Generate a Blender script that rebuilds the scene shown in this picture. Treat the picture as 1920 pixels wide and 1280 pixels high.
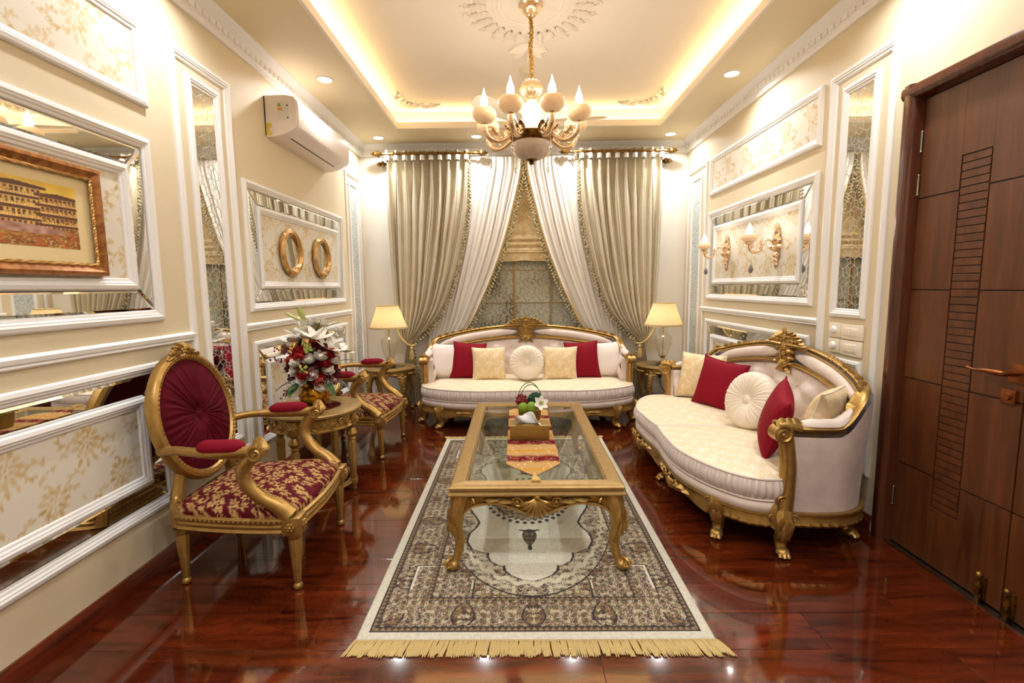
import bpy, bmesh, math, random
import numpy as np
from mathutils import Vector, Matrix
from math import sin, cos, pi, sqrt, atan2, radians as rad

for _o in list(bpy.data.objects): bpy.data.objects.remove(_o)
SC = bpy.context.scene
COL = SC.collection
random.seed(7)
RNG = np.random.default_rng(7)

# ------------------------------------------------------------------ room size
XL, XR, YB, YF = -1.672, 1.856, 5.38, -0.75
ZC, ZT = 2.81, 2.99            # soffit, tray ceiling
TX0, TX1, TY0, TY1 = -1.115, 1.385, 1.42, 4.80   # tray opening

# ------------------------------------------------------------------ camera
cam = bpy.data.cameras.new('camera'); cam_o = bpy.data.objects.new('camera', cam); COL.objects.link(cam_o)
cam.sensor_width = 36; cam.lens = 16.982; cam.clip_start = 0.02; cam.clip_end = 60
cam_o.matrix_world = Matrix(((0.99991, 0.0093971, 0.009193, 0.0), (0.0080757, 0.1127109, -0.993595, 0.0), (-0.0103731, 0.9935834, 0.1126252, 1.2985), (0, 0, 0, 1)))
SC.camera = cam_o

# ------------------------------------------------------------------ view, world
SC.view_settings.view_transform = 'Standard'; SC.view_settings.look = 'None'
SC.view_settings.exposure = 0.16; SC.view_settings.gamma = 1.0; SC.view_settings.use_curve_mapping = False
SC.cycles.use_denoising = True
SC.cycles.max_bounces = 8; SC.cycles.diffuse_bounces = 4; SC.cycles.glossy_bounces = 4; SC.cycles.transmission_bounces = 6
SC.cycles.use_adaptive_sampling = True; SC.cycles.adaptive_threshold = 0.05
SC.cycles.sample_clamp_indirect = 6.0
SC.cycles.caustics_reflective = False; SC.cycles.caustics_refractive = False
W = bpy.data.worlds.new('night'); SC.world = W; W.use_nodes = True
W.node_tree.nodes['Background'].inputs[0].default_value = (0.02, 0.022, 0.03, 1); W.node_tree.nodes['Background'].inputs[1].default_value = 1.0

DOWN_W = 8.5      # watts of each recessed ceiling spot
COVE_E = 9.0      # emission of the cove LED strip
BULB_E = 48.0      # emission of candle bulbs
LAMP_W = 4.0
DOWN_POS = [(-1.375, 5.07), (-0.385, 5.07), (0.60, 5.07), (1.57, 5.07), (-1.375, 3.69), (1.57, 3.69), (-1.375, 2.3), (1.57, 2.3), (-1.375, 0.9), (1.57, 0.9), (-0.385, 0.9), (0.60, 0.9), (-0.385, -0.3), (0.60, -0.3)]
for _i, (_x, _y) in enumerate(DOWN_POS):
    _l = bpy.data.lights.new('spot_light', 'AREA'); _l.shape = 'DISK'; _l.size = 0.085; _l.energy = DOWN_W; _l.color = (0.93, 0.965, 1.0); _l.spread = rad(150)
    _lo = bpy.data.objects.new('spot_light', _l); COL.objects.link(_lo); _lo.location = (_x, _y, ZC - 0.012)

# ------------------------------------------------------------------ materials
def srgb(r, g, b):
    return tuple(((c / 255) / 12.92 if c <= 10.31 else ((c / 255 + 0.055) / 1.055) ** 2.4) for c in (r, g, b)) + (1,)
def new_mat(name):
    m = bpy.data.materials.new(name); m.use_nodes = True
    nt = m.node_tree; b = nt.nodes['Principled BSDF']
    return m, nt, b
def mat(name, col, rough=0.5, metal=0.0, noise=None, bump=None, attr=False, coat=0, sheen=0, emit=None, trans=0, ior=1.45, spec=None, alpha=1, sheen_col=None, gen=False):
    """noise = (scale, second colour, low, high[, stretch]); bump = (scale, strength)"""
    m, nt, b = new_mat(name); N = nt.nodes; L = nt.links
    b.inputs['Base Color'].default_value = col; b.inputs['Roughness'].default_value = rough; b.inputs['Metallic'].default_value = metal
    b.inputs['IOR'].default_value = ior
    if coat: b.inputs['Coat Weight'].default_value = coat; b.inputs['Coat Roughness'].default_value = 0.05
    if sheen:
        b.inputs['Sheen Weight'].default_value = sheen; b.inputs['Sheen Roughness'].default_value = 0.35
        if sheen_col: b.inputs['Sheen Tint'].default_value = sheen_col
    if trans: b.inputs['Transmission Weight'].default_value = trans
    if spec is not None: b.inputs['Specular IOR Level'].default_value = spec
    if alpha < 1: b.inputs['Alpha'].default_value = alpha
    if emit: b.inputs['Emission Color'].default_value = emit[0]; b.inputs['Emission Strength'].default_value = emit[1]
    tc = N.new('ShaderNodeTexCoord')
    src = None
    if attr:
        a = N.new('ShaderNodeAttribute'); a.attribute_name = 'Col'; src = a.outputs['Color']; L.new(src, b.inputs['Base Color'])
    if noise:
        mp = N.new('ShaderNodeMapping'); L.new(tc.outputs['Object'], mp.inputs[0])
        if len(noise) > 4: mp.inputs['Scale'].default_value = noise[4]
        n = N.new('ShaderNodeTexNoise'); n.inputs['Scale'].default_value = noise[0]; n.inputs['Detail'].default_value = 4
        L.new(mp.outputs[0], n.inputs['Vector'])
        r = N.new('ShaderNodeMapRange'); r.inputs['From Min'].default_value = noise[2]; r.inputs['From Max'].default_value = noise[3]
        L.new(n.outputs['Fac'], r.inputs['Value'])
        mx = N.new('ShaderNodeMix'); mx.data_type = 'RGBA'
        L.new(r.outputs[0], mx.inputs[0])
        if src is None: mx.inputs[6].default_value = col
        else: L.new(src, mx.inputs[6])
        mx.inputs[7].default_value = noise[1]
        L.new(mx.outputs[2], b.inputs['Base Color'])
    if bump:
        n2 = N.new('ShaderNodeTexNoise'); n2.inputs['Scale'].default_value = bump[0]; n2.inputs['Detail'].default_value = 3
        L.new(tc.outputs['Object'], n2.inputs['Vector'])
        bp = N.new('ShaderNodeBump'); bp.inputs['Strength'].default_value = bump[1]; bp.inputs['Distance'].default_value = 0.01
        L.new(n2.outputs['Fac'], bp.inputs['Height']); L.new(bp.outputs[0], b.inputs['Normal'])
    return m

def wood_mat(name, dark, light, rough, scale, stretch, coat=0.0, per_object=0.0, contrast=(0.3, 0.7), spec=None):
    m, nt, b = new_mat(name); N = nt.nodes; L = nt.links
    tc = N.new('ShaderNodeTexCoord'); mp = N.new('ShaderNodeMapping'); mp.inputs['Scale'].default_value = stretch
    oi = N.new('ShaderNodeObjectInfo'); cm = N.new('ShaderNodeVectorMath'); cm.operation = 'MULTIPLY_ADD'
    cm.inputs[1].default_value = (37, 53, 11); L.new(oi.outputs['Random'], cm.inputs[0]); L.new(tc.outputs['Object'], cm.inputs[2])
    L.new(cm.outputs[0], mp.inputs[0])
    n = N.new('ShaderNodeTexNoise'); n.inputs['Scale'].default_value = scale; n.inputs['Detail'].default_value = 6; n.inputs['Roughness'].default_value = 0.62; n.inputs['Distortion'].default_value = 0.6
    L.new(mp.outputs[0], n.inputs['Vector'])
    r = N.new('ShaderNodeMapRange'); r.inputs['From Min'].default_value = contrast[0]; r.inputs['From Max'].default_value = contrast[1]; L.new(n.outputs['Fac'], r.inputs['Value'])
    mx = N.new('ShaderNodeMix'); mx.data_type = 'RGBA'; mx.inputs[6].default_value = dark; mx.inputs[7].default_value = light; L.new(r.outputs[0], mx.inputs[0])
    hs = N.new('ShaderNodeHueSaturation'); L.new(mx.outputs[2], hs.inputs['Color'])
    mr = N.new('ShaderNodeMapRange'); mr.inputs['To Min'].default_value = 1 - per_object; mr.inputs['To Max'].default_value = 1 + per_object; L.new(oi.outputs['Random'], mr.inputs['Value']); L.new(mr.outputs[0], hs.inputs['Value'])
    L.new(hs.outputs[0], b.inputs['Base Color'])
    b.inputs['Roughness'].default_value = rough
    if coat: b.inputs['Coat Weight'].default_value = coat; b.inputs['Coat Roughness'].default_value = 0.04
    if spec is not None: b.inputs['Specular IOR Level'].default_value = spec
    return m

M = {}
M['wall'] = mat('wall_paint', srgb(224, 208, 176), 0.55, bump=(180, 0.03))
M['wall_back'] = mat('back_wall_paint', srgb(236, 228, 214), 0.55, bump=(180, 0.03))
M['white'] = mat('white_moulding', srgb(240, 236, 232), 0.35)
M['soffit'] = mat('soffit_paint', srgb(226, 208, 170), 0.5)
M['tray'] = mat('tray_paint', srgb(244, 232, 216), 0.6)
M['plaster'] = mat('plaster_ornament', srgb(244, 234, 220), 0.6)
M['mirror'] = mat('mirror_glass', (0.86, 0.87, 0.85, 1), 0.015, 1.0)
M['etch'] = mat('etched_line', srgb(214, 214, 202), 0.4)
M['greylattice'] = mat('grey_lattice_glass', srgb(170, 180, 178), 0.25, noise=(60, srgb(215, 222, 220), 0.45, 0.55))
M['col_paper'] = mat('damask_wallpaper', (1, 1, 1, 1), 0.45, attr=True)
M['gold'] = mat('antique_gold', srgb(180, 144, 82), 0.36, 0.72, noise=(26, srgb(164, 124, 62), 0.42, 0.72))
M['gold_sat'] = mat('satin_gold_paint', srgb(172, 140, 86), 0.36, 0.45, noise=(30, srgb(160, 128, 74), 0.4, 0.7))
M['gold_dark'] = mat('bronze_gold', srgb(150, 110, 50), 0.3, 0.9, noise=(35, srgb(90, 62, 24), 0.4, 0.65))
M['gold_frame'] = mat('copper_gold_frame', srgb(176, 120, 68), 0.35, 0.6, noise=(40, srgb(140, 86, 42), 0.4, 0.65))
M['gold_twist'] = mat('pale_gold_leaf', srgb(214, 172, 110), 0.34, 0.7, noise=(20, srgb(186, 140, 80), 0.4, 0.7))
M['brass'] = mat('polished_brass', srgb(214, 176, 110), 0.16, 1.0)
M['rosegold'] = mat('rose_gold', srgb(246, 216, 176), 0.22, 0.85)
M['velvet'] = mat('burgundy_velvet', srgb(86, 3, 20), 0.8, spec=0.15, sheen=0.08, sheen_col=srgb(200, 40, 70), noise=(14, srgb(72, 2, 16), 0.35, 0.7))
M['velvet2'] = mat('crimson_velvet_arm', srgb(126, 6, 32), 0.75, spec=0.2)
M['red_pillow'] = mat('crimson_satin', srgb(134, 6, 30), 0.7, spec=0.2, bump=(120, 0.05))
M['brocade'] = mat('burgundy_brocade', (1, 1, 1, 1), 0.75, attr=True, spec=0.2)
M['ivory'] = mat('ivory_velvet', srgb(232, 216, 204), 0.7, sheen=0.3, noise=(9, srgb(220, 200, 190), 0.35, 0.7))
M['ivory_dk'] = mat('outer_ivory_velvet', srgb(222, 206, 198), 0.75, sheen=0.3, noise=(7, srgb(204, 186, 180), 0.35, 0.65))
M['ruche'] = mat('gathered_satin', srgb(218, 204, 196), 0.42)
M['damask'] = mat('cream_damask', (1, 1, 1, 1), 0.5, attr=True)
M['white_pillow'] = mat('white_satin', srgb(238, 226, 218), 0.5, bump=(90, 0.06))
M['cream_pillow'] = mat('cream_satin', srgb(236, 222, 202), 0.48)
M['drape'] = mat('beige_satin', srgb(206, 195, 172), 0.36, noise=(3, srgb(194, 180, 152), 0.35, 0.7))
M['drape_in'] = mat('ivory_sateen', srgb(230, 222, 212), 0.42)
M['trim'] = mat('gold_braid', srgb(206, 176, 116), 0.6, bump=(150, 0.4))
M['bead'] = mat('trim_bead', srgb(190, 172, 128), 0.35, noise=(40, srgb(84, 74, 50), 0.52, 0.58))
M['band'] = mat('white_band', srgb(236, 230, 222), 0.5)
M['floor_base'] = mat('floor_joint', srgb(40, 12, 6), 0.3)
M['plank'] = wood_mat('cherry_laminate', srgb(42, 11, 4), srgb(112, 42, 15), 0.09, 2.2, (1.3, 9, 1), coat=0.5, per_object=0.12, contrast=(0.3, 0.75))
M['basewood'] = wood_mat('baseboard_wood', srgb(62, 18, 8), srgb(110, 42, 20), 0.2, 3, (8, 0.8, 8), coat=0.3)
M['door'] = wood_mat('door_veneer', srgb(72, 36, 14), srgb(108, 60, 28), 0.38, 3.5, (6, 6, 0.5), coat=0.08, contrast=(0.3, 0.7))
M['doorframe'] = wood_mat('door_frame_wood', srgb(60, 24, 11), srgb(92, 42, 20), 0.22, 3, (6, 6, 0.6), coat=0.4)
M['groove'] = mat('groove_dark', srgb(40, 18, 8), 0.5)
M['bronze'] = mat('bronze_handle', srgb(150, 92, 52), 0.25, 0.9)
M['steel'] = mat('steel', srgb(160, 158, 150), 0.25, 1.0)
M['acwhite'] = mat('ac_plastic', srgb(240, 228, 220), 0.3)
M['black'] = mat('black_plastic', srgb(14, 13, 12), 0.4)
M['label'] = mat('paper_label', srgb(225, 220, 210), 0.6)
M['green'] = mat('label_green', srgb(90, 160, 80), 0.6); M['yellow'] = mat('label_yellow', srgb(230, 200, 70), 0.6); M['orange'] = mat('label_orange', srgb(225, 140, 50), 0.6); M['darkblue'] = mat('label_dark', srgb(50, 50, 80), 0.6)
M['switch'] = mat('switch_plastic', srgb(240, 228, 206), 0.3)
M['glass'] = mat('clear_glass', (0.95, 0.97, 0.96, 1), 0.02, trans=1.0, ior=1.45)
M['lampglass'] = mat('lamp_glass', (0.96, 0.95, 0.92, 1), 0.03, trans=1.0, ior=1.4)
M['tableglass'] = mat('table_glass', (0.9, 0.94, 0.9, 1), 0.015, trans=1.0, ior=1.5)
M['brownglass'] = mat('brown_glass', srgb(70, 30, 22), 0.06, coat=0.6)
M['shade'] = None
M['alabaster'] = mat('alabaster', srgb(246, 212, 166), 0.35, noise=(7, srgb(232, 178, 128), 0.4, 0.7), emit=((1.0, 0.66, 0.36, 1), 0.22))
M['stonebowl'] = mat('marble_bowl', srgb(232, 216, 200), 0.3, noise=(9, srgb(208, 186, 168), 0.4, 0.7))
M['bulb'] = mat('flame_bulb', (1, 1, 1, 1), 0.4, emit=((1.0, 0.93, 0.83, 1), BULB_E))
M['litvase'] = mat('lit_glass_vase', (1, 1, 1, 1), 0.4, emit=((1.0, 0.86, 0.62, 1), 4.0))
M['cove'] = mat('cove_led', (1, 1, 1, 1), 0.5, emit=((1.0, 0.79, 0.40, 1), COVE_E))
M['spot_em'] = mat('spot_lens', (1, 1, 1, 1), 0.4, emit=((1.0, 0.97, 0.92, 1), 14.0))
M['crystal'] = mat('crystal', (0.93, 0.95, 0.96, 1), 0.01, trans=1.0, ior=1.6)
M['smokecrystal'] = mat('smoky_crystal', (0.25, 0.24, 0.23, 1), 0.05, 0.5)
M['cordgold'] = mat('gold_sleeve', srgb(196, 150, 70), 0.5, noise=(90, srgb(130, 92, 30), 0.45, 0.6), bump=(90, 0.6))
M['rug'] = mat('woven_rug', (1, 1, 1, 1), 0.9, attr=True, bump=(400, 0.15), sheen=0.2)
M['fringe'] = mat('rug_fringe', srgb(192, 166, 110), 0.9)
M['print'] = mat('painted_print', (1, 1, 1, 1), 0.35, attr=True)
M['mat_board'] = mat('cream_mount', srgb(232, 208, 156), 0.6)
M['runner'] = mat('sequin_runner', (1, 1, 1, 1), 0.85, attr=True, spec=0.1)
M['tassel'] = mat('gold_tassel', srgb(214, 176, 96), 0.6)
M['boxgold'] = mat('gold_leatherette', srgb(150, 118, 56), 0.35, 0.5)
M['tissue'] = mat('tissue_paper', srgb(245, 243, 246), 0.8)
M['leaf'] = mat('green_leaf', srgb(38, 66, 30), 0.4, noise=(30, srgb(84, 110, 50), 0.45, 0.65))
M['leaf_dk'] = mat('dark_leaf', srgb(20, 44, 26), 0.4)
M['stem'] = mat('green_stem', srgb(90, 130, 50), 0.5)
M['rosered'] = mat('burgundy_petal', srgb(104, 6, 18), 0.6, sheen=0.2)
M['rosered2'] = mat('crimson_petal', srgb(172, 26, 30), 0.6)
M['rosewhite'] = mat('white_petal', srgb(240, 234, 222), 0.55)
M['lime'] = mat('lime_green', srgb(120, 150, 30), 0.5, bump=(60, 0.3))
M['chartreuse'] = mat('yellow_green_petal', srgb(180, 186, 100), 0.6)
M['moss'] = mat('green_moss', srgb(24, 62, 40), 0.9, bump=(80, 1.0))
M['redberry'] = mat('red_cluster', srgb(120, 14, 24), 0.5, bump=(70, 1.0))
M['goldglass'] = mat('gold_crackle_vase', srgb(206, 150, 40), 0.14, 0.75, noise=(40, srgb(120, 70, 14), 0.45, 0.6), bump=(50, 0.5))
M['cable'] = mat('black_cable', srgb(18, 18, 18), 0.5)
M['blind'] = mat('roman_blind_cloth', (1, 1, 1, 1), 0.6, attr=True)
M['lace'] = mat('lace_film_print', (1, 1, 1, 1), 0.3, attr=True)
M['night'] = mat('night_glass', srgb(74, 78, 70), 0.08)
M['fan'] = mat('fan_paint', srgb(214, 202, 178), 0.4)

def shade_mat():
    m, nt, b = new_mat('pleated_shade'); N = nt.nodes; L = nt.links
    for n in list(N):
        if n != b and n.type != 'OUTPUT_MATERIAL': N.remove(n)
    b.inputs['Base Color'].default_value = srgb(238, 224, 190); b.inputs['Roughness'].default_value = 0.8
    t = N.new('ShaderNodeBsdfTranslucent'); t.inputs['Color'].default_value = srgb(250, 226, 176)
    mx = N.new('ShaderNodeMixShader'); mx.inputs[0].default_value = 0.55
    L.new(b.outputs[0], mx.inputs[1]); L.new(t.outputs[0], mx.inputs[2]); L.new(mx.outputs[0], N['Material Output'].inputs[0])
    return m
M['shade'] = shade_mat()
def thin_glass(name, tint, ior=1.5, rough=0.01):
    m, nt, b = new_mat(name); N = nt.nodes; L = nt.links; N.remove(b)
    t = N.new('ShaderNodeBsdfTransparent'); t.inputs[0].default_value = tint
    g = N.new('ShaderNodeBsdfGlossy'); g.inputs['Roughness'].default_value = rough; f = N.new('ShaderNodeFresnel'); ge = N.new('ShaderNodeNewGeometry'); mr = N.new('ShaderNodeMapRange'); mr.inputs['To Min'].default_value = ior; mr.inputs['To Max'].default_value = 1 / ior; L.new(ge.outputs['Backfacing'], mr.inputs['Value']); L.new(mr.outputs[0], f.inputs[0])
    mx = N.new('ShaderNodeMixShader'); L.new(f.outputs[0], mx.inputs[0]); L.new(t.outputs[0], mx.inputs[1]); L.new(g.outputs[0], mx.inputs[2]); L.new(mx.outputs[0], N['Material Output'].inputs[0])
    return m
M['tableglass'] = thin_glass('table_glass', (.93, .97, .94, 1), 1.55); M['lampglass'] = thin_glass('lamp_glass', (.93, .92, .88, 1), 1.9, .03); M['glass'] = thin_glass('clear_glass', (.95, .97, .96, 1))

# ------------------------------------------------------------------ mesh helpers
def V3(*a): return np.array(a, float)
def unit(v):
    v = np.asarray(v, float); n = np.linalg.norm(v); return v / n if n > 1e-12 else v
class MB:
    def __init__(s): s.v = []; s.f = []; s.c = []; s.n = 0
    def add(s, verts, faces, cols=None):
        verts = np.asarray(verts, float).reshape(-1, 3); s.v.append(verts); o = s.n
        s.f += [tuple(i + o for i in f) for f in faces]; s.n += len(verts)
        if cols is not None: s.c.append(np.asarray(cols, float).reshape(-1, 3))
        return s
    def grid(s, A, cols=None, closed_u=False, closed_v=False):
        """A: (nu, nv, 3)"""
        nu, nv = A.shape[:2]
        f = [(i * nv + j, ((i + 1) % nu) * nv + j, ((i + 1) % nu) * nv + (j + 1) % nv, i * nv + (j + 1) % nv)
             for i in range(nu if closed_u else nu - 1) for j in range(nv if closed_v else nv - 1)]
        return s.add(A.reshape(-1, 3), f, cols)
    def loft(s, rings, cap=True):
        R = np.asarray(rings, float); nu, nv = R.shape[:2]
        s.grid(R, closed_v=True)
        if cap:
            o = s.n - nu * nv
            s.f.append(tuple(o + j for j in range(nv))); s.f.append(tuple(o + (nu - 1) * nv + j for j in reversed(range(nv))))
        return s
    def tube(s, path, r, n=8, cap=True, flat=1.0, up=None):
        P = np.asarray(path, float); k = len(P); r = np.broadcast_to(np.asarray(r, float), (k,))
        T = np.gradient(P, axis=0); T /= np.linalg.norm(T, axis=1)[:, None] + 1e-12
        u = unit(np.cross(T[0], up if up is not None else (0.31, 0.52, 0.79)))
        rings = []
        a = np.linspace(0, 2 * pi, n, endpoint=False)
        for i in range(k):
            u = u - T[i] * (u @ T[i]); u = unit(u); w = np.cross(T[i], u)
            rings.append(P[i] + r[i] * (np.cos(a)[:, None] * u + flat * np.sin(a)[:, None] * w))
        return s.loft(rings, cap)
    def lathe(s, prof, n=16, O=(0, 0, 0), mod=None, cap=True, rot=None):
        a = np.linspace(0, 2 * pi, n, endpoint=False); rings = []
        for r, z in prof:
            rr = r if mod is None else r * mod(a, z)
            rings.append(np.stack([rr * np.cos(a), rr * np.sin(a), np.full(n, z)], 1))
        R = np.array(rings)
        if rot is not None: R = R @ np.array(rot).T
        return s.loft(R + np.array(O, float), cap)
    def sphere(s, c, r, n=8, m=6):
        r = np.broadcast_to(np.asarray(r, float), (3,)); c = np.asarray(c, float)
        t = np.linspace(0, pi, m + 1)[1:-1]; a = np.linspace(0, 2 * pi, n, endpoint=False)
        A = np.array([[c + r * (sin(tt) * cos(aa), sin(tt) * sin(aa), cos(tt)) for aa in a] for tt in t])
        o = s.n; s.grid(A, closed_v=True); k = len(t)
        s.add([c + r * (0, 0, 1), c - r * (0, 0, 1)], [])
        s.f += [(o + k * n, o + (j + 1) % n, o + j) for j in range(n)] + [(o + k * n + 1, o + (k - 1) * n + j, o + (k - 1) * n + (j + 1) % n) for j in range(n)]
        return s
    def box(s, x0, x1, y0, y1, z0, z1, b=0.0):
        if b <= 0:
            v = [(x, y, z) for x in (x0, x1) for y in (y0, y1) for z in (z0, z1)]
            return s.add(v, [(0, 1, 3, 2), (4, 6, 7, 5), (0, 4, 5, 1), (2, 3, 7, 6), (0, 2, 6, 4), (1, 5, 7, 3)])
        bm = bmesh.new(); bmesh.ops.create_cube(bm, size=1)
        for q in bm.verts: q.co = ((x0 + x1) / 2 + q.co.x * (x1 - x0), (y0 + y1) / 2 + q.co.y * (y1 - y0), (z0 + z1) / 2 + q.co.z * (z1 - z0))
        bmesh.ops.bevel(bm, geom=list(bm.edges), offset=b, segments=2, profile=0.6, affect='EDGES')
        bm.verts.index_update()
        s.add([q.co[:] for q in bm.verts], [tuple(q.index for q in f.verts) for f in bm.faces]); bm.free(); return s
    def prism(s, outline, z0, z1, O=(0, 0, 0), U=(1, 0, 0), Vv=(0, 1, 0), N=(0, 0, 1), inset=0.0):
        """2D outline (list of (a, b)) extruded from z0 to z1 along N; a small inset rounds the front"""
        P = np.asarray(outline, float); U, Vv, N, O = map(np.asarray, (U, Vv, N, O)); c = P.mean(0)
        def ring(Q, z): return O + Q[:, :1] * U + Q[:, 1:] * Vv + z * N
        rs = [ring(P, z0), ring(P, z1 - inset)]
        if inset:
            d = P - c; rs.append(ring(P - d / (np.linalg.norm(d, axis=1)[:, None] + 1e-9) * inset, z1))
        return s.loft(rs)
    def frame(s, a0, a1, b0, b1, prof, wall):
        """mitred moulding round a rectangle; prof = [(inset, height)]; wall(a, b, h) -> point"""
        R = []
        for (i, h) in prof:
            R.append([wall(a0 + i, b0 + i, h), wall(a1 - i, b0 + i, h), wall(a1 - i, b1 - i, h), wall(a0 + i, b1 - i, h)])
        A = np.array(R, float)              # (k, 4, 3)
        for q in range(4):                  # each side its own strip so the mitre stays sharp
            s.grid(A[:, [q, (q + 1) % 4]])
        return s
    def move(s, fn):
        s.v = [fn(v) for v in s.v]; return s
    def build(s, name, m, parent=None, smooth=True, angle=38, fix=True):
        me = bpy.data.meshes.new(name)
        V = np.concatenate(s.v) if s.v else np.zeros((0, 3))
        me.from_pydata(V.tolist(), [], s.f)
        if s.c:
            ca = me.color_attributes.new('Col', 'FLOAT_COLOR', 'POINT')
            C = np.concatenate(s.c); C = np.concatenate([C, np.ones((len(C), 1))], 1)
            ca.data.foreach_set('color', C.astype(np.float32).ravel())
        if fix and len(s.f) < 60000:
            bm = bmesh.new(); bm.from_mesh(me); bmesh.ops.recalc_face_normals(bm, faces=bm.faces); bm.to_mesh(me); bm.free()
        if smooth:
            me.shade_smooth(); me.set_sharp_from_angle(angle=rad(angle))
        me.materials.append(M[m] if isinstance(m, str) else m)
        return obj(name, me, parent)
def obj(name, me, parent=None):
    o = bpy.data.objects.new(name, me); COL.objects.link(o)
    if parent is not None: o.parent = parent
    return o
def thing(name, label, cat, loc=(0, 0, 0), rz=0.0, group=None):
    o = bpy.data.objects.new(name, None); COL.objects.link(o); o.location = loc; o.rotation_euler = (0, 0, rz); o.empty_display_size = 0.1
    return tag(o, label, cat, group)
def tag(o, label, cat, group=None, kind=None):
    o['label'] = label; o['category'] = cat
    if group: o['group'] = group
    if kind: o['kind'] = kind
    return o
def struct(o): o['kind'] = 'structure'; return o
def stuff(o): o['kind'] = 'stuff'; return o
def copy_tree(root, loc, rz, label, group=None):
    r = root.copy(); COL.objects.link(r); r.location = loc; r.rotation_euler = (0, 0, rz); r['label'] = label
    if group: r['group'] = group
    for ch in list(root.children):
        c = ch.copy(); COL.objects.link(c); c.parent = r
        for g in list(ch.children):
            d = g.copy(); COL.objects.link(d); d.parent = c
    return r
def catmull(pts, n=8, closed=False):
    P = np.asarray(pts, float); k = len(P); out = []
    for i in range(k if closed else k - 1):
        p0, p1, p2, p3 = (P[(i - 1) % k], P[i % k], P[(i + 1) % k], P[(i + 2) % k]) if closed else (P[max(i - 1, 0)], P[i], P[i + 1], P[min(i + 2, k - 1)])
        for t in np.linspace(0, 1, n, endpoint=False):
            out.append(0.5 * ((2 * p1) + (-p0 + p2) * t + (2 * p0 - 5 * p1 + 4 * p2 - p3) * t ** 2 + (-p0 + 3 * p1 - 3 * p2 + p3) * t ** 3))
    if not closed: out.append(P[-1])
    return np.array(out)
def sstep(a, b, x):
    t = np.clip((np.asarray(x, float) - a) / (b - a), 0, 1); return t * t * (3 - 2 * t)

# ---------------------------------------------------------------- carved ornament (frame: O origin, U right, V up, N out)
def orn_leaf(mb, O, D, N, L, Wd, curl=0.3, lobes=4):
    """acanthus leaf from O along D, facing N"""
    O, D, N = np.asarray(O, float), unit(D), unit(N); S = unit(np.cross(D, N)); N = np.cross(S, D)
    nu, nv = 9, 5; A = np.zeros((nu, nv, 3))
    for i in range(nu):
        t = i / (nu - 1); w = Wd * (sin(pi * min(1, t * 0.93 + 0.07)) ** 0.7) * (1 - 0.35 * abs(sin(lobes * pi * t)))
        for j in range(nv):
            q = (j / (nv - 1) - 0.5) * 2
            h = Wd * (0.55 * (1 - q * q) * sin(pi * min(t + 0.1, 1)) + 0.08) + curl * L * max(0, t - 0.55) ** 2 * 1.5 + (0.18 * Wd if q == 0 else 0)
            A[i, j] = O + D * (L * t) + S * (q * w * 0.5) + N * h
    mb.grid(A)
    B = A.copy(); B -= N * (Wd * 0.12); mb.grid(B[:, ::-1])
def orn_scroll(mb, O, U, Vv, r, turns=1.5, thick=0.3, sgn=1, n=26, start=0.0):
    O, U, Vv = np.asarray(O, float), unit(U), unit(Vv)
    t = np.linspace(0, 1, n); a = start + sgn * t * turns * 2 * pi; rr = r * (1 - 0.85 * t)
    mb.tube([O + U * rr[i] * cos(a[i]) + Vv * rr[i] * sin(a[i]) for i in range(n)], r * thick * (1 - 0.5 * t), 6)
    mb.sphere(O, r * 0.24, 7, 5)
def orn_flower(mb, O, U, Vv, N, r, k=6):
    O, U, Vv, N = np.asarray(O, float), unit(U), unit(Vv), unit(N)
    for i in range(k):
        a = 2 * pi * i / k; c = O + (U * cos(a) + Vv * sin(a)) * r * 0.6
        mb.sphere(c, r * 0.42, 6, 4)
    mb.sphere(O + N * r * 0.25, r * 0.38, 7, 5)
def orn_shell(mb, O, U, Vv, N, r, k=7, spread=2.4):
    """ribbed scallop fanning along V"""
    O, U, Vv, N = np.asarray(O, float), unit(U), unit(Vv), unit(N)
    for i in range(k):
        a = (i / (k - 1) - 0.5) * spread; d = Vv * cos(a) + U * sin(a); L = r * (0.82 + 0.18 * cos(a))
        t = np.linspace(0, 1, 7)
        mb.tube([O + d * L * q + N * r * 0.28 * sin(pi * min(1, q * 0.9 + 0.1)) for q in t], r * 0.13 * (0.25 + 0.9 * t ** 0.8) * np.where(t > 0.95, 0.7, 1), 6)
    mb.sphere(O + N * r * 0.1, r * 0.2, 7, 5)
def orn_beads(mb, path, r, step):
    P = np.asarray(path, float); d = np.r_[0, np.cumsum(np.linalg.norm(np.diff(P, axis=0), axis=1))]
    for q in np.arange(step / 2, d[-1], step):
        mb.sphere([np.interp(q, d, P[:, k]) for k in range(3)], r, 6, 4)
def cabriole(mb, top, foot, out, r0, r1, knee=0.05, n=14):
    """S-curved leg from top point to foot point, bulging towards 'out'"""
    top, foot, out = np.asarray(top, float), np.asarray(foot, float), unit(out)
    t = np.linspace(0, 1, n)
    off = knee * np.sin(pi * np.clip(t * 1.5, 0, 1)) - knee * 0.55 * np.sin(pi * np.clip((t - 0.5) / 0.5, 0, 1))
    r = r0 * (1 - t) ** 1.3 + r1 * (1 - (1 - t) ** 1.3)
    pth = [top + (foot - top) * t[i] + out * off[i] for i in range(n)]
    mb.tube(pth, r, 9); return pth
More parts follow.
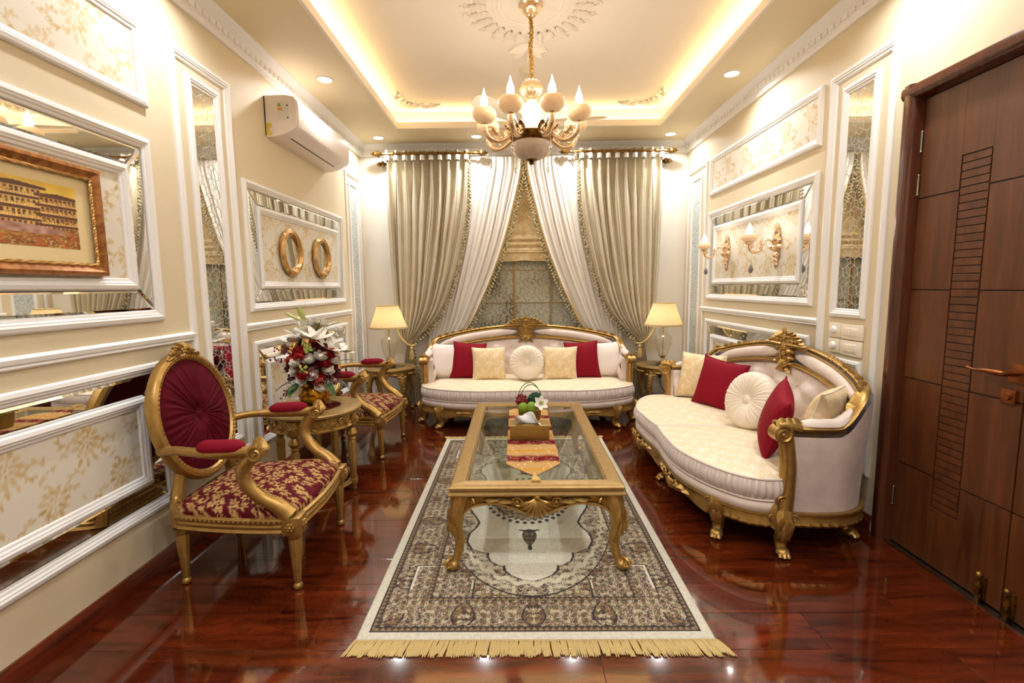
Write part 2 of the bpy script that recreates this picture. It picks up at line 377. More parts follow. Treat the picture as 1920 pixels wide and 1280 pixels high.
# ================================================================== pattern functions (colour only)
def pat_eval(x, y, shapes, w, h):
    """mask 0..1 of the union of ellipses, periodic in (w, h)"""
    m = np.zeros_like(x)
    for (cx, cy, a, b, th) in shapes:
        dx = (x - cx + w / 2) % w - w / 2; dy = (y - cy + h / 2) % h - h / 2
        u = dx * cos(th) + dy * sin(th); v = -dx * sin(th) + dy * cos(th)
        d = (u / a) ** 2 + (v / b) ** 2
        m = np.maximum(m, np.clip((1.15 - d) * 2.2, 0, 1))
    return m
def damask_shapes(w, h, k=1.0):
    S = []
    for (ox, oy, fl) in ((0, 0, 1), (w / 2, h / 2, -1)):
        for i in range(11):
            a = 2 * pi * i / 11; S.append((ox + 0.155 * w * cos(a), oy + 0.155 * w * sin(a) * 1.05, 0.058 * w, 0.036 * w, a))
        for i in range(7):
            a = 2 * pi * i / 7 + 0.3; S.append((ox + 0.075 * w * cos(a), oy + 0.075 * w * sin(a), 0.036 * w, 0.022 * w, a))
        S.append((ox, oy, 0.022 * w, 0.022 * w, 0))
        for i in range(3):                       # hanging leaves below the bloom
            a = -pi / 2 + (i - 1) * 0.45; S.append((ox + 0.26 * w * cos(a), oy + 0.27 * w * sin(a), 0.07 * w, 0.028 * w, a))
        for sg in (1, -1):                       # volutes to both sides
            cx, cy = ox + sg * 0.29 * w, oy - 0.12 * h * sg * fl
            for i in range(20):
                t = i / 19; a = sg * (0.4 + t * 4.6); r = 0.135 * w * (1 - 0.72 * t)
                S.append((cx + r * cos(a), cy + r * sin(a), 0.026 * w, (0.016 - .007 * t) * w, a + pi / 2))
                if i % 3 == 1: S.append((cx + r * 1.28 * cos(a), cy + r * 1.28 * sin(a), 0.048 * w, 0.021 * w, a + sg * 0.9))
        for i in range(16):                      # rising stem
            t = i / 15; S.append((ox + 0.16 * w * fl * sin(t * pi * 1.5), oy + 0.18 * w + t * 0.3 * h, 0.02 * w, 0.008 * w, 1.3))
            if i % 4 == 2: S.append((ox + 0.16 * w * fl * sin(t * pi * 1.5) + 0.04 * w, oy + 0.18 * w + t * 0.3 * h, 0.05 * w, 0.018 * w, 0.5 + i))
    return S
def vnoise(x, y, s, seed=0):
    r = np.random.default_rng(seed); g = r.random((64, 64)); xi, yi = x * s, y * s
    x0, y0 = np.floor(xi).astype(int), np.floor(yi).astype(int); fx, fy = xi - x0, yi - y0; fx, fy = fx * fx * (3 - 2 * fx), fy * fy * (3 - 2 * fy)
    G = lambda a, b: g[a % 64, b % 64]
    return (G(x0, y0) * (1 - fx) + G(x0 + 1, y0) * fx) * (1 - fy) + (G(x0, y0 + 1) * (1 - fx) + G(x0 + 1, y0 + 1) * fx) * fy
def C3(*rgb): return np.array(srgb(*rgb)[:3])
def mixc(a, b, m): return a * (1 - m[..., None]) + b * m[..., None]
DAM = damask_shapes(0.30, 0.36)
def paper_cols(a, b):
    m = pat_eval(a, b, DAM, 0.30, 0.36); n = vnoise(a, b, 40, 3)
    c = mixc(np.broadcast_to(C3(230, 222, 206), a.shape + (3,)), np.broadcast_to(C3(214, 186, 128), a.shape + (3,)), m * (0.55 + 0.45 * n))
    return mixc(c, np.broadcast_to(C3(186, 146, 84), a.shape + (3,)), np.clip(m * (n - 0.55) * 2, 0, 1) * 0.7)
DAM2 = damask_shapes(0.13, 0.16)
def ivory_damask(a, b):
    m = pat_eval(a, b, DAM2, 0.13, 0.16); n = vnoise(a, b, 30, 5)
    return mixc(np.broadcast_to(C3(230, 210, 174), a.shape + (3,)), np.broadcast_to(C3(242, 232, 216), a.shape + (3,)), m * (0.6 + 0.4 * n))
def gold_damask(a, b):
    m = pat_eval(a, b, DAM2, 0.13, 0.16); n = vnoise(a, b, 30, 8)
    return mixc(np.broadcast_to(C3(226, 198, 150), a.shape + (3,)), np.broadcast_to(C3(240, 224, 190), a.shape + (3,)), m * (0.6 + 0.4 * n))
def broc_shapes():
    r = random.Random(5); S = []; w = 0.20
    for k in range(16):
        cx, cy = (k % 4 + .5) * w / 4 + r.uniform(-.008, .008), (k // 4 + .5 + (k % 2) * .4) * w / 4 + r.uniform(-.008, .008); a0 = r.uniform(0, 6.28); sg = r.choice((1, -1))
        for i in range(13):
            t = i / 12; a = a0 + sg * t * 3.6; q = 0.025 * (1 - 0.6 * t); x, y = cx + q * cos(a), cy + q * sin(a)
            S.append((x, y, 0.006, 0.0030, a + pi / 2))
            if i % 3 == 1: S.append((x + 0.006 * cos(a), y + 0.006 * sin(a), 0.0095, 0.0040, a + sg * 0.8)); 
        for i in range(5):
            a = 2 * pi * i / 5 + a0; S.append((cx + 0.006 * cos(a), cy + 0.006 * sin(a), 0.0050, 0.0034, a))
    return S
BROC = broc_shapes()
def brocade_cols(a, b):
    m = np.clip(pat_eval(a, b, BROC, 0.20, 0.20) * 1.5 - .4, 0, 1); n = vnoise(a, b, 60, 9)
    return mixc(np.broadcast_to(C3(86, 4, 18), a.shape + (3,)), np.broadcast_to(C3(198, 162, 98), a.shape + (3,)), m * (0.55 + 0.45 * n))

# ================================================================== room shell
WLf = lambda a, b, h: (XL + h, a, b)
WRf = lambda a, b, h: (XR - h, a, b)
WBf = lambda a, b, h: (a, YB - h, b)
T = 0.14
fl = struct(MB().box(XL - T, XR + T, YF - T, YB + T, -0.08, -0.006).build('floor', 'floor_base', smooth=False))
PW, PL = 0.196, 1.24
pm = None; row = 0; yy = YF
rr = random.Random(3)
while yy < YB - 0.001:
    y1 = min(yy + PW, YB); x = XL - rr.uniform(0, PL * 0.9)
    while x < XR:
        a, b = max(x, XL), min(x + PL, XR)
        if b - a > 0.03:
            full = abs(b - a - PL) < 1e-6 and abs(y1 - yy - PW) < 1e-6
            if full and pm is not None: o = obj('plank', pm, fl)
            else:
                L2 = (b - a) / 2
                o = MB().box(-L2, L2, 0.0006, y1 - yy - 0.0006, -0.008, 0.0, 0.0012).build('plank', 'plank', fl, smooth=False)
                if full: pm = o.data
            o.location = ((a + b) / 2, yy, 0)
        x += PL + 0.0012
    yy += PW
wl = struct(MB().box(XL - T, XL, YF - T, YB + T, -0.05, 3.05).build('wall_left', 'wall', smooth=False))
# right wall with the door opening, back wall with the window opening
DY0, DY1, DZ = 1.19, 2.345, 2.14
b = MB(); b.box(XR, XR + T, DY1, YB + T, -0.05, 3.05); b.box(XR, XR + T, YF - T, DY0, -0.05, 3.05); b.box(XR, XR + T, DY0, DY1, DZ, 3.05)
struct(b.build('wall_right', 'wall', smooth=False))
WX0, WX1, WZ0, WZ1 = -0.80, 0.99, 0.5, 2.45
b = MB(); b.box(XL - T, WX0, YB, YB + T, -0.05, 3.05); b.box(WX1, XR + T, YB, YB + T, -0.05, 3.05); b.box(WX0, WX1, YB, YB + T, WZ1, 3.05); b.box(WX0, WX1, YB, YB + T, -0.05, WZ0)
struct(b.build('wall_back', 'wall_back', smooth=False))
struct(MB().box(XL - T, XR + T, YF - T, YF, -0.05, 3.05).build('wall_front', 'wall', smooth=False))
# ceiling: tray slab, dropped soffit ring with a lip that hides the LED strip
ce = struct(MB().box(XL - T, XR + T, YF - T, YB + T, ZT, ZT + 0.06).build('ceiling', 'tray', smooth=False))
b = MB()
for (x0, x1, y0, y1) in ((XL, TX0 - .02, YF, YB), (TX1 + .02, XR, YF, YB), (TX0 - .02, TX1 + .02, TY1 + .02, YB), (TX0 - .02, TX1 + .02, YF, TY0 - .02)): b.box(x0, x1, y0, y1, ZC, ZC + 0.018)
b.build('soffit', 'soffit', ce, smooth=False)
# raised lip: a peach board around the tray opening, set on the soffit edge
b = MB(); lip = 0.02; LZ = ZC + 0.055
b.box(TX0 - lip, TX0, TY0 - lip, TY1 + lip, ZC - 0.001, LZ); b.box(TX1, TX1 + lip, TY0 - lip, TY1 + lip, ZC - 0.001, LZ)
b.box(TX0, TX1, TY1, TY1 + lip, ZC - 0.001, LZ); b.box(TX0, TX1, TY0 - lip, TY0, ZC - 0.001, LZ)
b.build('cove_lip', 'tray', ce, smooth=False)
# back of the cove (closes the slot above the soffit) and the LED strip lying in it
CV = 0.10
b = MB(); x0, x1, y0, y1 = TX0 - CV, TX1 + CV, TY0 - CV, TY1 + CV
b.box(x0 - .02, x0, y0, y1, ZC + .018, ZT); b.box(x1, x1 + .02, y0, y1, ZC + .018, ZT); b.box(x0, x1, y1, y1 + .02, ZC + .018, ZT); b.box(x0, x1, y0 - .02, y0, ZC + .018, ZT)
b.build('cove_back', 'tray', ce, smooth=False)
led = thing('cove_light', 'warm yellow light strip hidden in the ceiling tray edge', 'light')
for (x0, x1, y0, y1) in ((TX0 - .085, TX0 - .03, TY0, TY1), (TX1 + .03, TX1 + .085, TY0, TY1), (TX0, TX1, TY1 + .03, TY1 + .085), (TX0, TX1, TY0 - .085, TY0 - .03)):
    MB().box(x0, x1, y0, y1, ZC + .02, ZC + .03).build('led_strip', 'cove', led, smooth=False)

# crown moulding with dentils along three walls
def crown(name, wall, a0, a1, cut0, cut1):
    prof = [(2.70, 0), (2.70, .018), (2.715, .026), (2.725, .026), (2.73, .034), (2.765, .04), (2.785, .062), (2.80, .085), (2.81, .092), (2.81, 0)]
    b = MB(); A = np.array([[wall(a0 + (h if cut0 else 0), z, h) for (z, h) in prof], [wall(a1 - (h if cut1 else 0), z, h) for (z, h) in prof]], float)
    b.grid(A); o = struct(b.build(name, 'white', angle=25))
    d = MB(); n = int((a1 - a0) / 0.058)
    for i in range(n):
        a = a0 + 0.03 + i * 0.058
        if a + .06 > a1: break
        q = [wall(a + s, z, h) for s in (0, .034) for z in (2.733, 2.762) for h in (.03, .045)]
        d.add(q, [(0, 1, 3, 2), (4, 6, 7, 5), (0, 4, 5, 1), (2, 3, 7, 6), (1, 5, 7, 3)])
    stuff(d.build('dentil', 'white', o, smooth=False)); return o
crown('trim_1', WLf, YF, YB, False, True); crown('trim_2', WRf, YF, YB, False, True); crown('trim_3', WBf, XL, XR, True, True)

# ceiling spots
LOCW = ['in the corner above the air conditioner end of the curtains', 'over the beige drape beside the chandelier', 'hidden behind the chandelier over the curtains', 'in the corner over the sconce wall by the curtains', 'above the air conditioner', 'above the sconce wall panel', 'above the tall etched mirror strip by the framed picture', 'above the wooden door side mirror strip', 'above the framed picture', 'above the wooden door', 'in the row before the tray on the picture side', 'in the row before the tray on the door side', 'in the row by the entrance wall on the picture side', 'in the row by the entrance wall on the door side']
for (x, y), w in zip(DOWN_POS, LOCW):
    t = thing('ceiling_spotlight', 'round white recessed ceiling spot ' + w, 'spotlight', (x, y, ZC), group='recessed spots in the ceiling border')
    MB().lathe([(.058, 0), (.058, -.004), (.05, -.008), (.046, -.004), (.046, 0)], 24, cap=False).build('trim_ring', 'white', t)
    MB().lathe([(.0001, -.003), (.046, -.003), (.046, -.001), (.0001, -.001)], 24, cap=False).build('lens', 'spot_em', t)

# baseboards
def base(name, wall, a0, a1):
    prof = [(0.0, .018), (.055, .018), (.07, .014), (.082, .008), (.084, 0)]
    struct(MB().grid(np.array([[wall(a0, z, h) for (z, h) in prof], [wall(a1, z, h) for (z, h) in prof]], float)).build(name, 'basewood', angle=30))
base('baseboard_left', WLf, YF, YB); base('baseboard_back', WBf, XL, XR); base('baseboard_right', WRf, 2.42, YB); base('baseboard_front', WRf, YF, 1.115)

# ------------------------------------------------------------------ wall mouldings
PROF = [(0, 0), (0, .012), (.006, .018), (.020, .021), (.027, .017), (.031, .017), (.037, .012), (.046, .010), (.050, .006), (.052, 0)]
PROFN = [(0, 0), (0, .010), (.005, .015), (.016, .018), (.023, .013), (.034, .009), (.038, 0)]
def rail(name, wall, a0, a1, z0=1.04, z1=1.087):
    prof = [(z0, 0), (z0, .010), (z0 + .006, .017), (z0 + .014, .014), (z0 + .02, .02), (z0 + .036, .022), (z1 - .004, .016), (z1, .010), (z1, 0)]
    b = MB(); b.loft([[wall(a, z, h) for (z, h) in prof] for a in (a0, a1)]); struct(b.build(name, 'white', angle=30))
rail('trim_4', WLf, YF, 2.475); rail('trim_5', WLf, 2.95, 4.86); rail('trim_6', WRf, 2.975, 4.86)
def paper(parent, wall, a0, a1, b0, b1, h, name='wallpaper'):
    na, nb = max(2, int((a1 - a0) / 0.0075)), max(2, int((b1 - b0) / 0.0075))
    aa, bb = np.meshgrid(np.linspace(a0, a1, na), np.linspace(b0, b1, nb), indexing='ij')
    A = np.stack([np.broadcast_to(np.asarray(q, float), aa.shape) for q in wall(aa, bb, h)], -1)
    b = MB(); b.grid(A, paper_cols(aa, bb).reshape(-1, 3)); return b.build(name, 'col_paper', parent, fix=False)
def mirror_piece(parent, quad, wall, name='mirror_strip', h=.006, bev=.012):
    """a bevel-edged mirror; quad = 4 (a, b) corners"""
    Q = np.asarray(quad, float); c = Q.mean(0)
    # inset by bev along edge normals
    I = []
    for i in range(4):
        e0 = unit(Q[i] - Q[i - 1]); e1 = unit(Q[(i + 1) % 4] - Q[i])
        n0, n1 = np.array([-e0[1], e0[0]]), np.array([-e1[1], e1[0]])
        if n0 @ (c - Q[i]) < 0: n0 = -n0
        if n1 @ (c - Q[i]) < 0: n1 = -n1
        k = unit(n0 + n1); I.append(Q[i] + k * bev / max(0.35, k @ n0))
    v = [wall(q[0], q[1], h * .35) for q in Q] + [wall(q[0], q[1], h) for q in I]
    return MB().add(v, [(4, 5, 6, 7)] + [(i, (i + 1) % 4, 4 + (i + 1) % 4, 4 + i) for i in range(4)]).build(name, 'mirror', parent, smooth=False)
def mirror_panel(label, wall, a0, a1, b0, b1, ins=.143, mid=None):
    wx = wall(0, 0, 0)[0]
    t = thing('mirror_border_panel', label, 'wall panel', (wx, (a0 + a1) / 2, b0))
    def W2(a, b, h): q = wall(a, b, h); return (q[0] - wx, q[1] - (a0 + a1) / 2, q[2] - b0)
    MB().frame(a0, a1, b0, b1, PROF, W2).build('outer_frame', 'white', t, angle=25)
    e = .05; A0, A1, B0, B1 = a0 + e, a1 - e, b0 + e, b1 - e; I0, I1, J0, J1 = a0 + ins, a1 - ins, b0 + ins, b1 - ins
    for q in ([(A0, B0), (A1, B0), (I1, J0), (I0, J0)], [(A0, B1), (A1, B1), (I1, J1), (I0, J1)], [(A0, B0), (A0, B1), (I0, J1), (I0, J0)], [(A1, B0), (A1, B1), (I1, J1), (I1, J0)]):
        mirror_piece(t, q, W2)
    MB().frame(I0, I1, J0, J1, PROF, W2).build('inner_frame', 'white', t, angle=25)
    paper(t, W2, I0 + .048, I1 - .048, J0 + .048, J1 - .048, .004)
    return t
def paper_panel(label, wall, a0, a1, b0, b1):
    wx = wall(0, 0, 0)[0]
    t = thing('wallpaper_panel', label, 'wall panel', (wx, (a0 + a1) / 2, b0))
    def W2(a, b, h): q = wall(a, b, h); return (q[0] - wx, q[1] - (a0 + a1) / 2, q[2] - b0)
    MB().frame(a0, a1, b0, b1, PROF, W2).build('frame', 'white', t, angle=25)
    paper(t, W2, a0 + .045, a1 - .045, b0 + .045, b1 - .045, .003); return t
def hex_etch(a0, a1, b0, b1, wall, h, R=.034, w=.0013):
    b = MB(); dx = R * sqrt(3); ny = int((b1 - b0) / (1.5 * R)) + 2; nx = int((a1 - a0) / dx) + 3
    def seg(p, q):
        p, q = np.array(p), np.array(q)
        lo, hi = np.array([a0, b0]), np.array([a1, b1]); d = q - p; t0, t1 = 0.0, 1.0
        for k in range(2):
            if abs(d[k]) < 1e-9:
                if p[k] < lo[k] or p[k] > hi[k]: return
                continue
            u, v = sorted(((lo[k] - p[k]) / d[k], (hi[k] - p[k]) / d[k])); t0, t1 = max(t0, u), min(t1, v)
        if t1 - t0 < .02: return
        p, q = p + d * t0, p + d * t1; n = unit(np.array([-d[1], d[0]])) * w
        b.add([wall(*(p + n), h), wall(*(q + n), h), wall(*(q - n), h), wall(*(p - n), h)], [(0, 1, 2, 3)])
    for j in range(-1, ny):
        for i in range(-1, nx):
            cx, cy = a0 + i * dx + (dx / 2 if j % 2 else 0), b0 + j * 1.5 * R
            c = [(cx + R * cos(pi / 6 + k * pi / 3), cy + R * sin(pi / 6 + k * pi / 3)) for k in range(6)]
            for k in (0, 1, 2): seg(c[k], c[k + 1])
            if (i + j) % 2 == 0: seg((cx, cy), c[1]); seg((cx, cy), c[3]); seg((cx, cy), c[5])
    return b
def tall_strip(label, wall, a0, a1, b0, b1, ib0, glass='mirror', extra=None, prof=PROFN, gap=.11, etch_r=.034):
    wx = wall(0, 0, 0)[0]
    t = thing('mirror_strip_panel', label, 'wall panel', (wx, (a0 + a1) / 2, b0))
    def W2(a, b, h): q = wall(a, b, h); return (q[0] - wx, q[1] - (a0 + a1) / 2, q[2] - b0)
    MB().frame(a0, a1, b0, b1, PROF if prof is PROFN else prof, W2).build('outer_frame', 'white', t, angle=25)
    i0, i1, j1 = a0 + gap, a1 - gap, b1 - .095
    def inner(j0, jt):
        MB().frame(i0, i1, j0, jt, PROF if prof is PROFN else prof, W2).build('inner_frame', 'white', t, angle=25)
        k = .046 if prof is PROFN else prof[-1][0] - .003
        m = mirror_piece(t, [(i0 + k, j0 + k), (i1 - k, j0 + k), (i1 - k, jt - k), (i0 + k, jt - k)], W2, 'mirror', .005, .004)
        if glass != 'mirror': m.data.materials.clear(); m.data.materials.append(M[glass])
        stuff(hex_etch(i0 + k + .004, i1 - k - .004, j0 + k + .004, jt - k - .004, W2, .0056, etch_r).build('etching', 'etch', m, smooth=False, fix=False))
    inner(ib0, j1)
    if extra: inner(*extra)
    return t
mirror_panel('white framed panel with mirror border around the framed picture', WLf, .60, 2.27, 1.158, 1.977)
mirror_panel('low mirror bordered damask panel behind the front armchair', WLf, .60, 2.25, .285, .972)
mirror_panel('mirror bordered panel holding two round gold mirrors', WLf, 3.025, 4.725, 1.158, 1.977)
mirror_panel('low mirror bordered panel behind the flower table', WLf, 3.025, 4.73, .285, .968)
mirror_panel('mirror bordered panel holding the two wall sconces', WRf, 3.046, 4.735, 1.158, 1.977)
mirror_panel('low mirror bordered panel behind the two seat settee', WRf, 3.046, 4.73, .285, .972)
paper_panel('long damask wallpaper panel above the framed picture', WLf, .60, 2.283, 2.118, 2.479)
paper_panel('long damask wallpaper panel above the wall sconces', WRf, 3.046, 4.725, 2.127, 2.475)
tall_strip('tall etched mirror strip between picture panel and air conditioner', WLf, 2.452, 2.952, .298, 2.49, .40)
tall_strip('tall etched mirror strip beside the wooden door, above switches', WRf, 2.468, 2.973, .28, 2.476, 1.107, extra=(.40, .876))
NARROW = [(0, 0), (0, .010), (.008, .015), (.022, .016), (.03, .010), (.034, 0)]
tall_strip('narrow grey lattice strip beside the curtains, near the air conditioner', WLf, 4.865, 5.31, .298, 2.457, .40, 'greylattice', prof=NARROW, gap=.09, etch_r=.02)
tall_strip('narrow grey lattice strip beside the curtains, near the sconces', WRf, 4.805, 5.32, .298, 2.473, .40, 'greylattice', prof=NARROW, gap=.12, etch_r=.02)

# ------------------------------------------------------------------ window with lace film, roman blind
win = struct(bpy.data.objects.new('window_1', None)); COL.objects.link(win); win.location = ((WX0 + WX1) / 2, YB, WZ0)
wc = (WX0 + WX1) / 2; WW, WH = WX1 - WX0, WZ1 - WZ0
b = MB(); fw_ = .05
b.box(-WW / 2, -WW / 2 + fw_, .03, .09, 0, WH); b.box(WW / 2 - fw_, WW / 2, .03, .09, 0, WH); b.box(-WW / 2, WW / 2, .03, .09, 0, fw_); b.box(-WW / 2, WW / 2, .03, .09, WH - fw_, WH)
b.build('window_frame', 'white', win, smooth=False)
def lace_cols(a, z):
    m = pat_eval(a * 1.25, z * 1.25, BROC, 0.20, 0.20)
    n = vnoise(a + 3, z, 3.5, 12)
    c = mixc(np.broadcast_to(C3(156, 162, 156), a.shape + (3,)), np.broadcast_to(C3(88, 90, 90), a.shape + (3,)), sstep(.45, .7, n))
    return mixc(c, np.broadcast_to(C3(222, 202, 154), a.shape + (3,)), m * .8)
for (p0, p1) in ((-WW / 2 + fw_, -.125), (-.105, .285), (.305, WW / 2 - fw_)):
    na, nz = int((p1 - p0) / .0045), int((WH - .1) / .0045)
    aa, zz = np.meshgrid(np.linspace(p0, p1, na), np.linspace(.05, WH - .05, nz), indexing='ij')
    bb = MB(); bb.grid(np.stack([aa, np.full_like(aa, .055), zz], -1), lace_cols(aa, zz).reshape(-1, 3)); bb.build('pane', 'lace', win, fix=False)
b = MB()
for q in (-.115, .295): b.box(q - .010, q + .010, .045, .065, .05, WH - .05)
for z in (.62, .98, 1.32): b.box(-WW / 2 + .05, WW / 2 - .05, .048, .053, z - .003, z + .003)
b.build('glazing_bar', 'gold_sat', win, smooth=False)
bl = thing('roman_blind', 'beige patterned roman blind hanging between the parted curtains', 'blind', (wc, YB - .02, 1.585))
na, nz = 150, 130
aa, zz = np.meshgrid(np.linspace(-.80, .80, na), np.linspace(0, 1.0, nz), indexing='ij')
fold = -.012 * np.exp(-((zz - .11) / .02) ** 2) - .014 * np.exp(-((zz - .17) / .02) ** 2) - .014 * np.exp(-((zz - .23) / .025) ** 2) - .01 * (zz < .1) 
sc = .012 * np.abs(np.sin(aa * 9)) * np.exp(-zz / .08)
m = pat_eval(aa, zz, DAM, .30, .36); n = vnoise(aa + 5, zz, 14, 4)
c = mixc(np.broadcast_to(C3(186, 156, 108), aa.shape + (3,)), np.broadcast_to(C3(216, 192, 146), aa.shape + (3,)), np.clip(m * .6 + n * .5, 0, 1))
MB().grid(np.stack([aa, fold, zz - sc], -1), c.reshape(-1, 3)).build('blind_cloth', 'blind', bl, fix=False)
MB().box(-.8, .8, -.004, .004, -.002, .012).build('bottom_bar', 'trim', bl, smooth=False)

# ------------------------------------------------------------------ door
dr = struct(bpy.data.objects.new('door_1', None)); COL.objects.link(dr); dr.location = (XR, 1.78, 0)
dy0, dy1 = DY0 - 1.78, DY1 - 1.78
def jamb(p, nrm_in):
    pass
prof = [(0, -.03), (.0, .012), (.008, .024), (.022, .030), (.045, .030), (.058, .022), (.066, .008), (.072, -.03)]   # (towards opening, proud)
b = MB()
b.loft([[(-h, dy1 + .062 - i, z) for (i, h) in prof] for z in (0, DZ + .066)]); b.build('door_jamb', 'doorframe', dr, angle=30)
b = MB(); b.loft([[(-h, dy0 - .062 + i, z) for (i, h) in prof] for z in (0, DZ + .066)]); b.build('door_jamb', 'doorframe', dr, angle=30)
b = MB(); b.loft([[(-h - .001, y, DZ + .066 - i) for (i, h) in prof] for y in (dy0 - .064, dy1 + .064)]); b.build('door_head', 'doorframe', dr, angle=30)
MB().box(.0, .05, dy0, dy1, -.004, .006).build('threshold', 'steel', dr, smooth=False)
LEAFZ = 2.134; zs = [0.008, .4215, .843, 1.264, 1.6855, LEAFZ]
def leaf(ya, yb, g0=None, g1=None):
    """door leaf between ya (near) and yb (hinge); veneer boards proud of the dark groove core; ladder of slats between g0 and g1"""
    d = MB().box(.034, .07, ya, yb, .008, LEAFZ).build('door_leaf', 'groove', dr, smooth=False)
    gw = .003
    def board(a, c, z0, z1, nm='veneer_panel'):
        MB().box(.029, .036, a, c, z0, z1, .0012).build(nm, 'door', d, smooth=False)
    zb, zt = .284, 1.826
    for i in range(5):
        z0, z1 = zs[i] + gw, zs[i + 1] - gw
        if g0 is None: board(ya, yb, z0, z1); continue
        lo, hi = max(z0, zb), min(z1, zt)
        board(ya, g0 - gw, z0, z1); board(g1 + gw, yb, z0, z1)
        if i == 0: board(g0 - gw, g1 + gw, z0, zb - gw)
        if i == 4: board(g0 - gw, g1 + gw, zt + gw, z1)
    if g0 is not None:
        n = 47; st = (zt - zb) / n; me = None
        for k in range(n):
            if me is None:
                o = MB().box(.029, .036, g0 + gw, g1 - gw, gw * .7, st - gw * .7, .001).build('slat', 'door', d, smooth=False); me = o.data
            else: o = obj('slat', me, d)
            o.location = (0, 0, zb + k * st)
    return d
SEAM = 1.776 - 1.78
L1 = leaf(SEAM + .003, dy1 - .012, 1.993 - 1.78, 2.123 - 1.78)
L2 = leaf(dy0 + .012, SEAM - .003)
for z0 in (1.90, 1.705, .20):
    h = MB(); h.lathe([(.0055, 0), (.0055, .085)], 10, (.023, dy1 - .010, z0)); h.sphere((.023, dy1 - .010, z0 - .002), .0065); h.sphere((.023, dy1 - .010, z0 + .087), .0065)
    h.build('hinge', 'steel', dr)
hd = MB(); hy = 1.80 - 1.78
hd.box(.018, .029, hy - .03, hy + .03, .92, .99, .004); hd.build('handle_plate', 'bronze', dr)
hd = MB(); p = catmull([(.028, hy, .955), (-.02, hy, .956), (-.045, hy + .015, .958), (-.05, hy + .05, .960), (-.045, hy + .10, .955), (-.04, hy + .135, .958)], 6)
hd.tube(p, np.interp(np.linspace(0, 1, len(p)), [0, .3, .5, .75, 1], [.011, .012, .011, .006, .0045]), 10); hd.sphere((-.04, hy + .137, .958), .007); hd.build('door_handle', 'bronze', dr)
hd = MB(); hd.box(.016, .029, hy - .004, hy + .052, .835, .89, .003); hd.lathe([(.016, 0), (.014, .008)], 14, (.016, hy + .024, .8625), rot=[[0, 0, -1], [0, 1, 0], [1, 0, 0]]); hd.build('keyhole_plate', 'bronze', dr)
for yb_ in (1.852 - 1.78, 1.738 - 1.78):
    hd = MB(); hd.box(.018, .029, yb_ - .016, yb_ + .016, .02, .115, .003); hd.lathe([(.008, .0), (.008, .09)], 10, (.008, yb_, .005)); hd.sphere((.006, yb_, .12), (.014, .014, .016))
    hd.lathe([(.013, .03), (.013, .042)], 10, (.008, yb_, 0)); hd.lathe([(.013, .07), (.013, .082)], 10, (.008, yb_, 0)); hd.build('floor_bolt', 'gold_dark', dr)
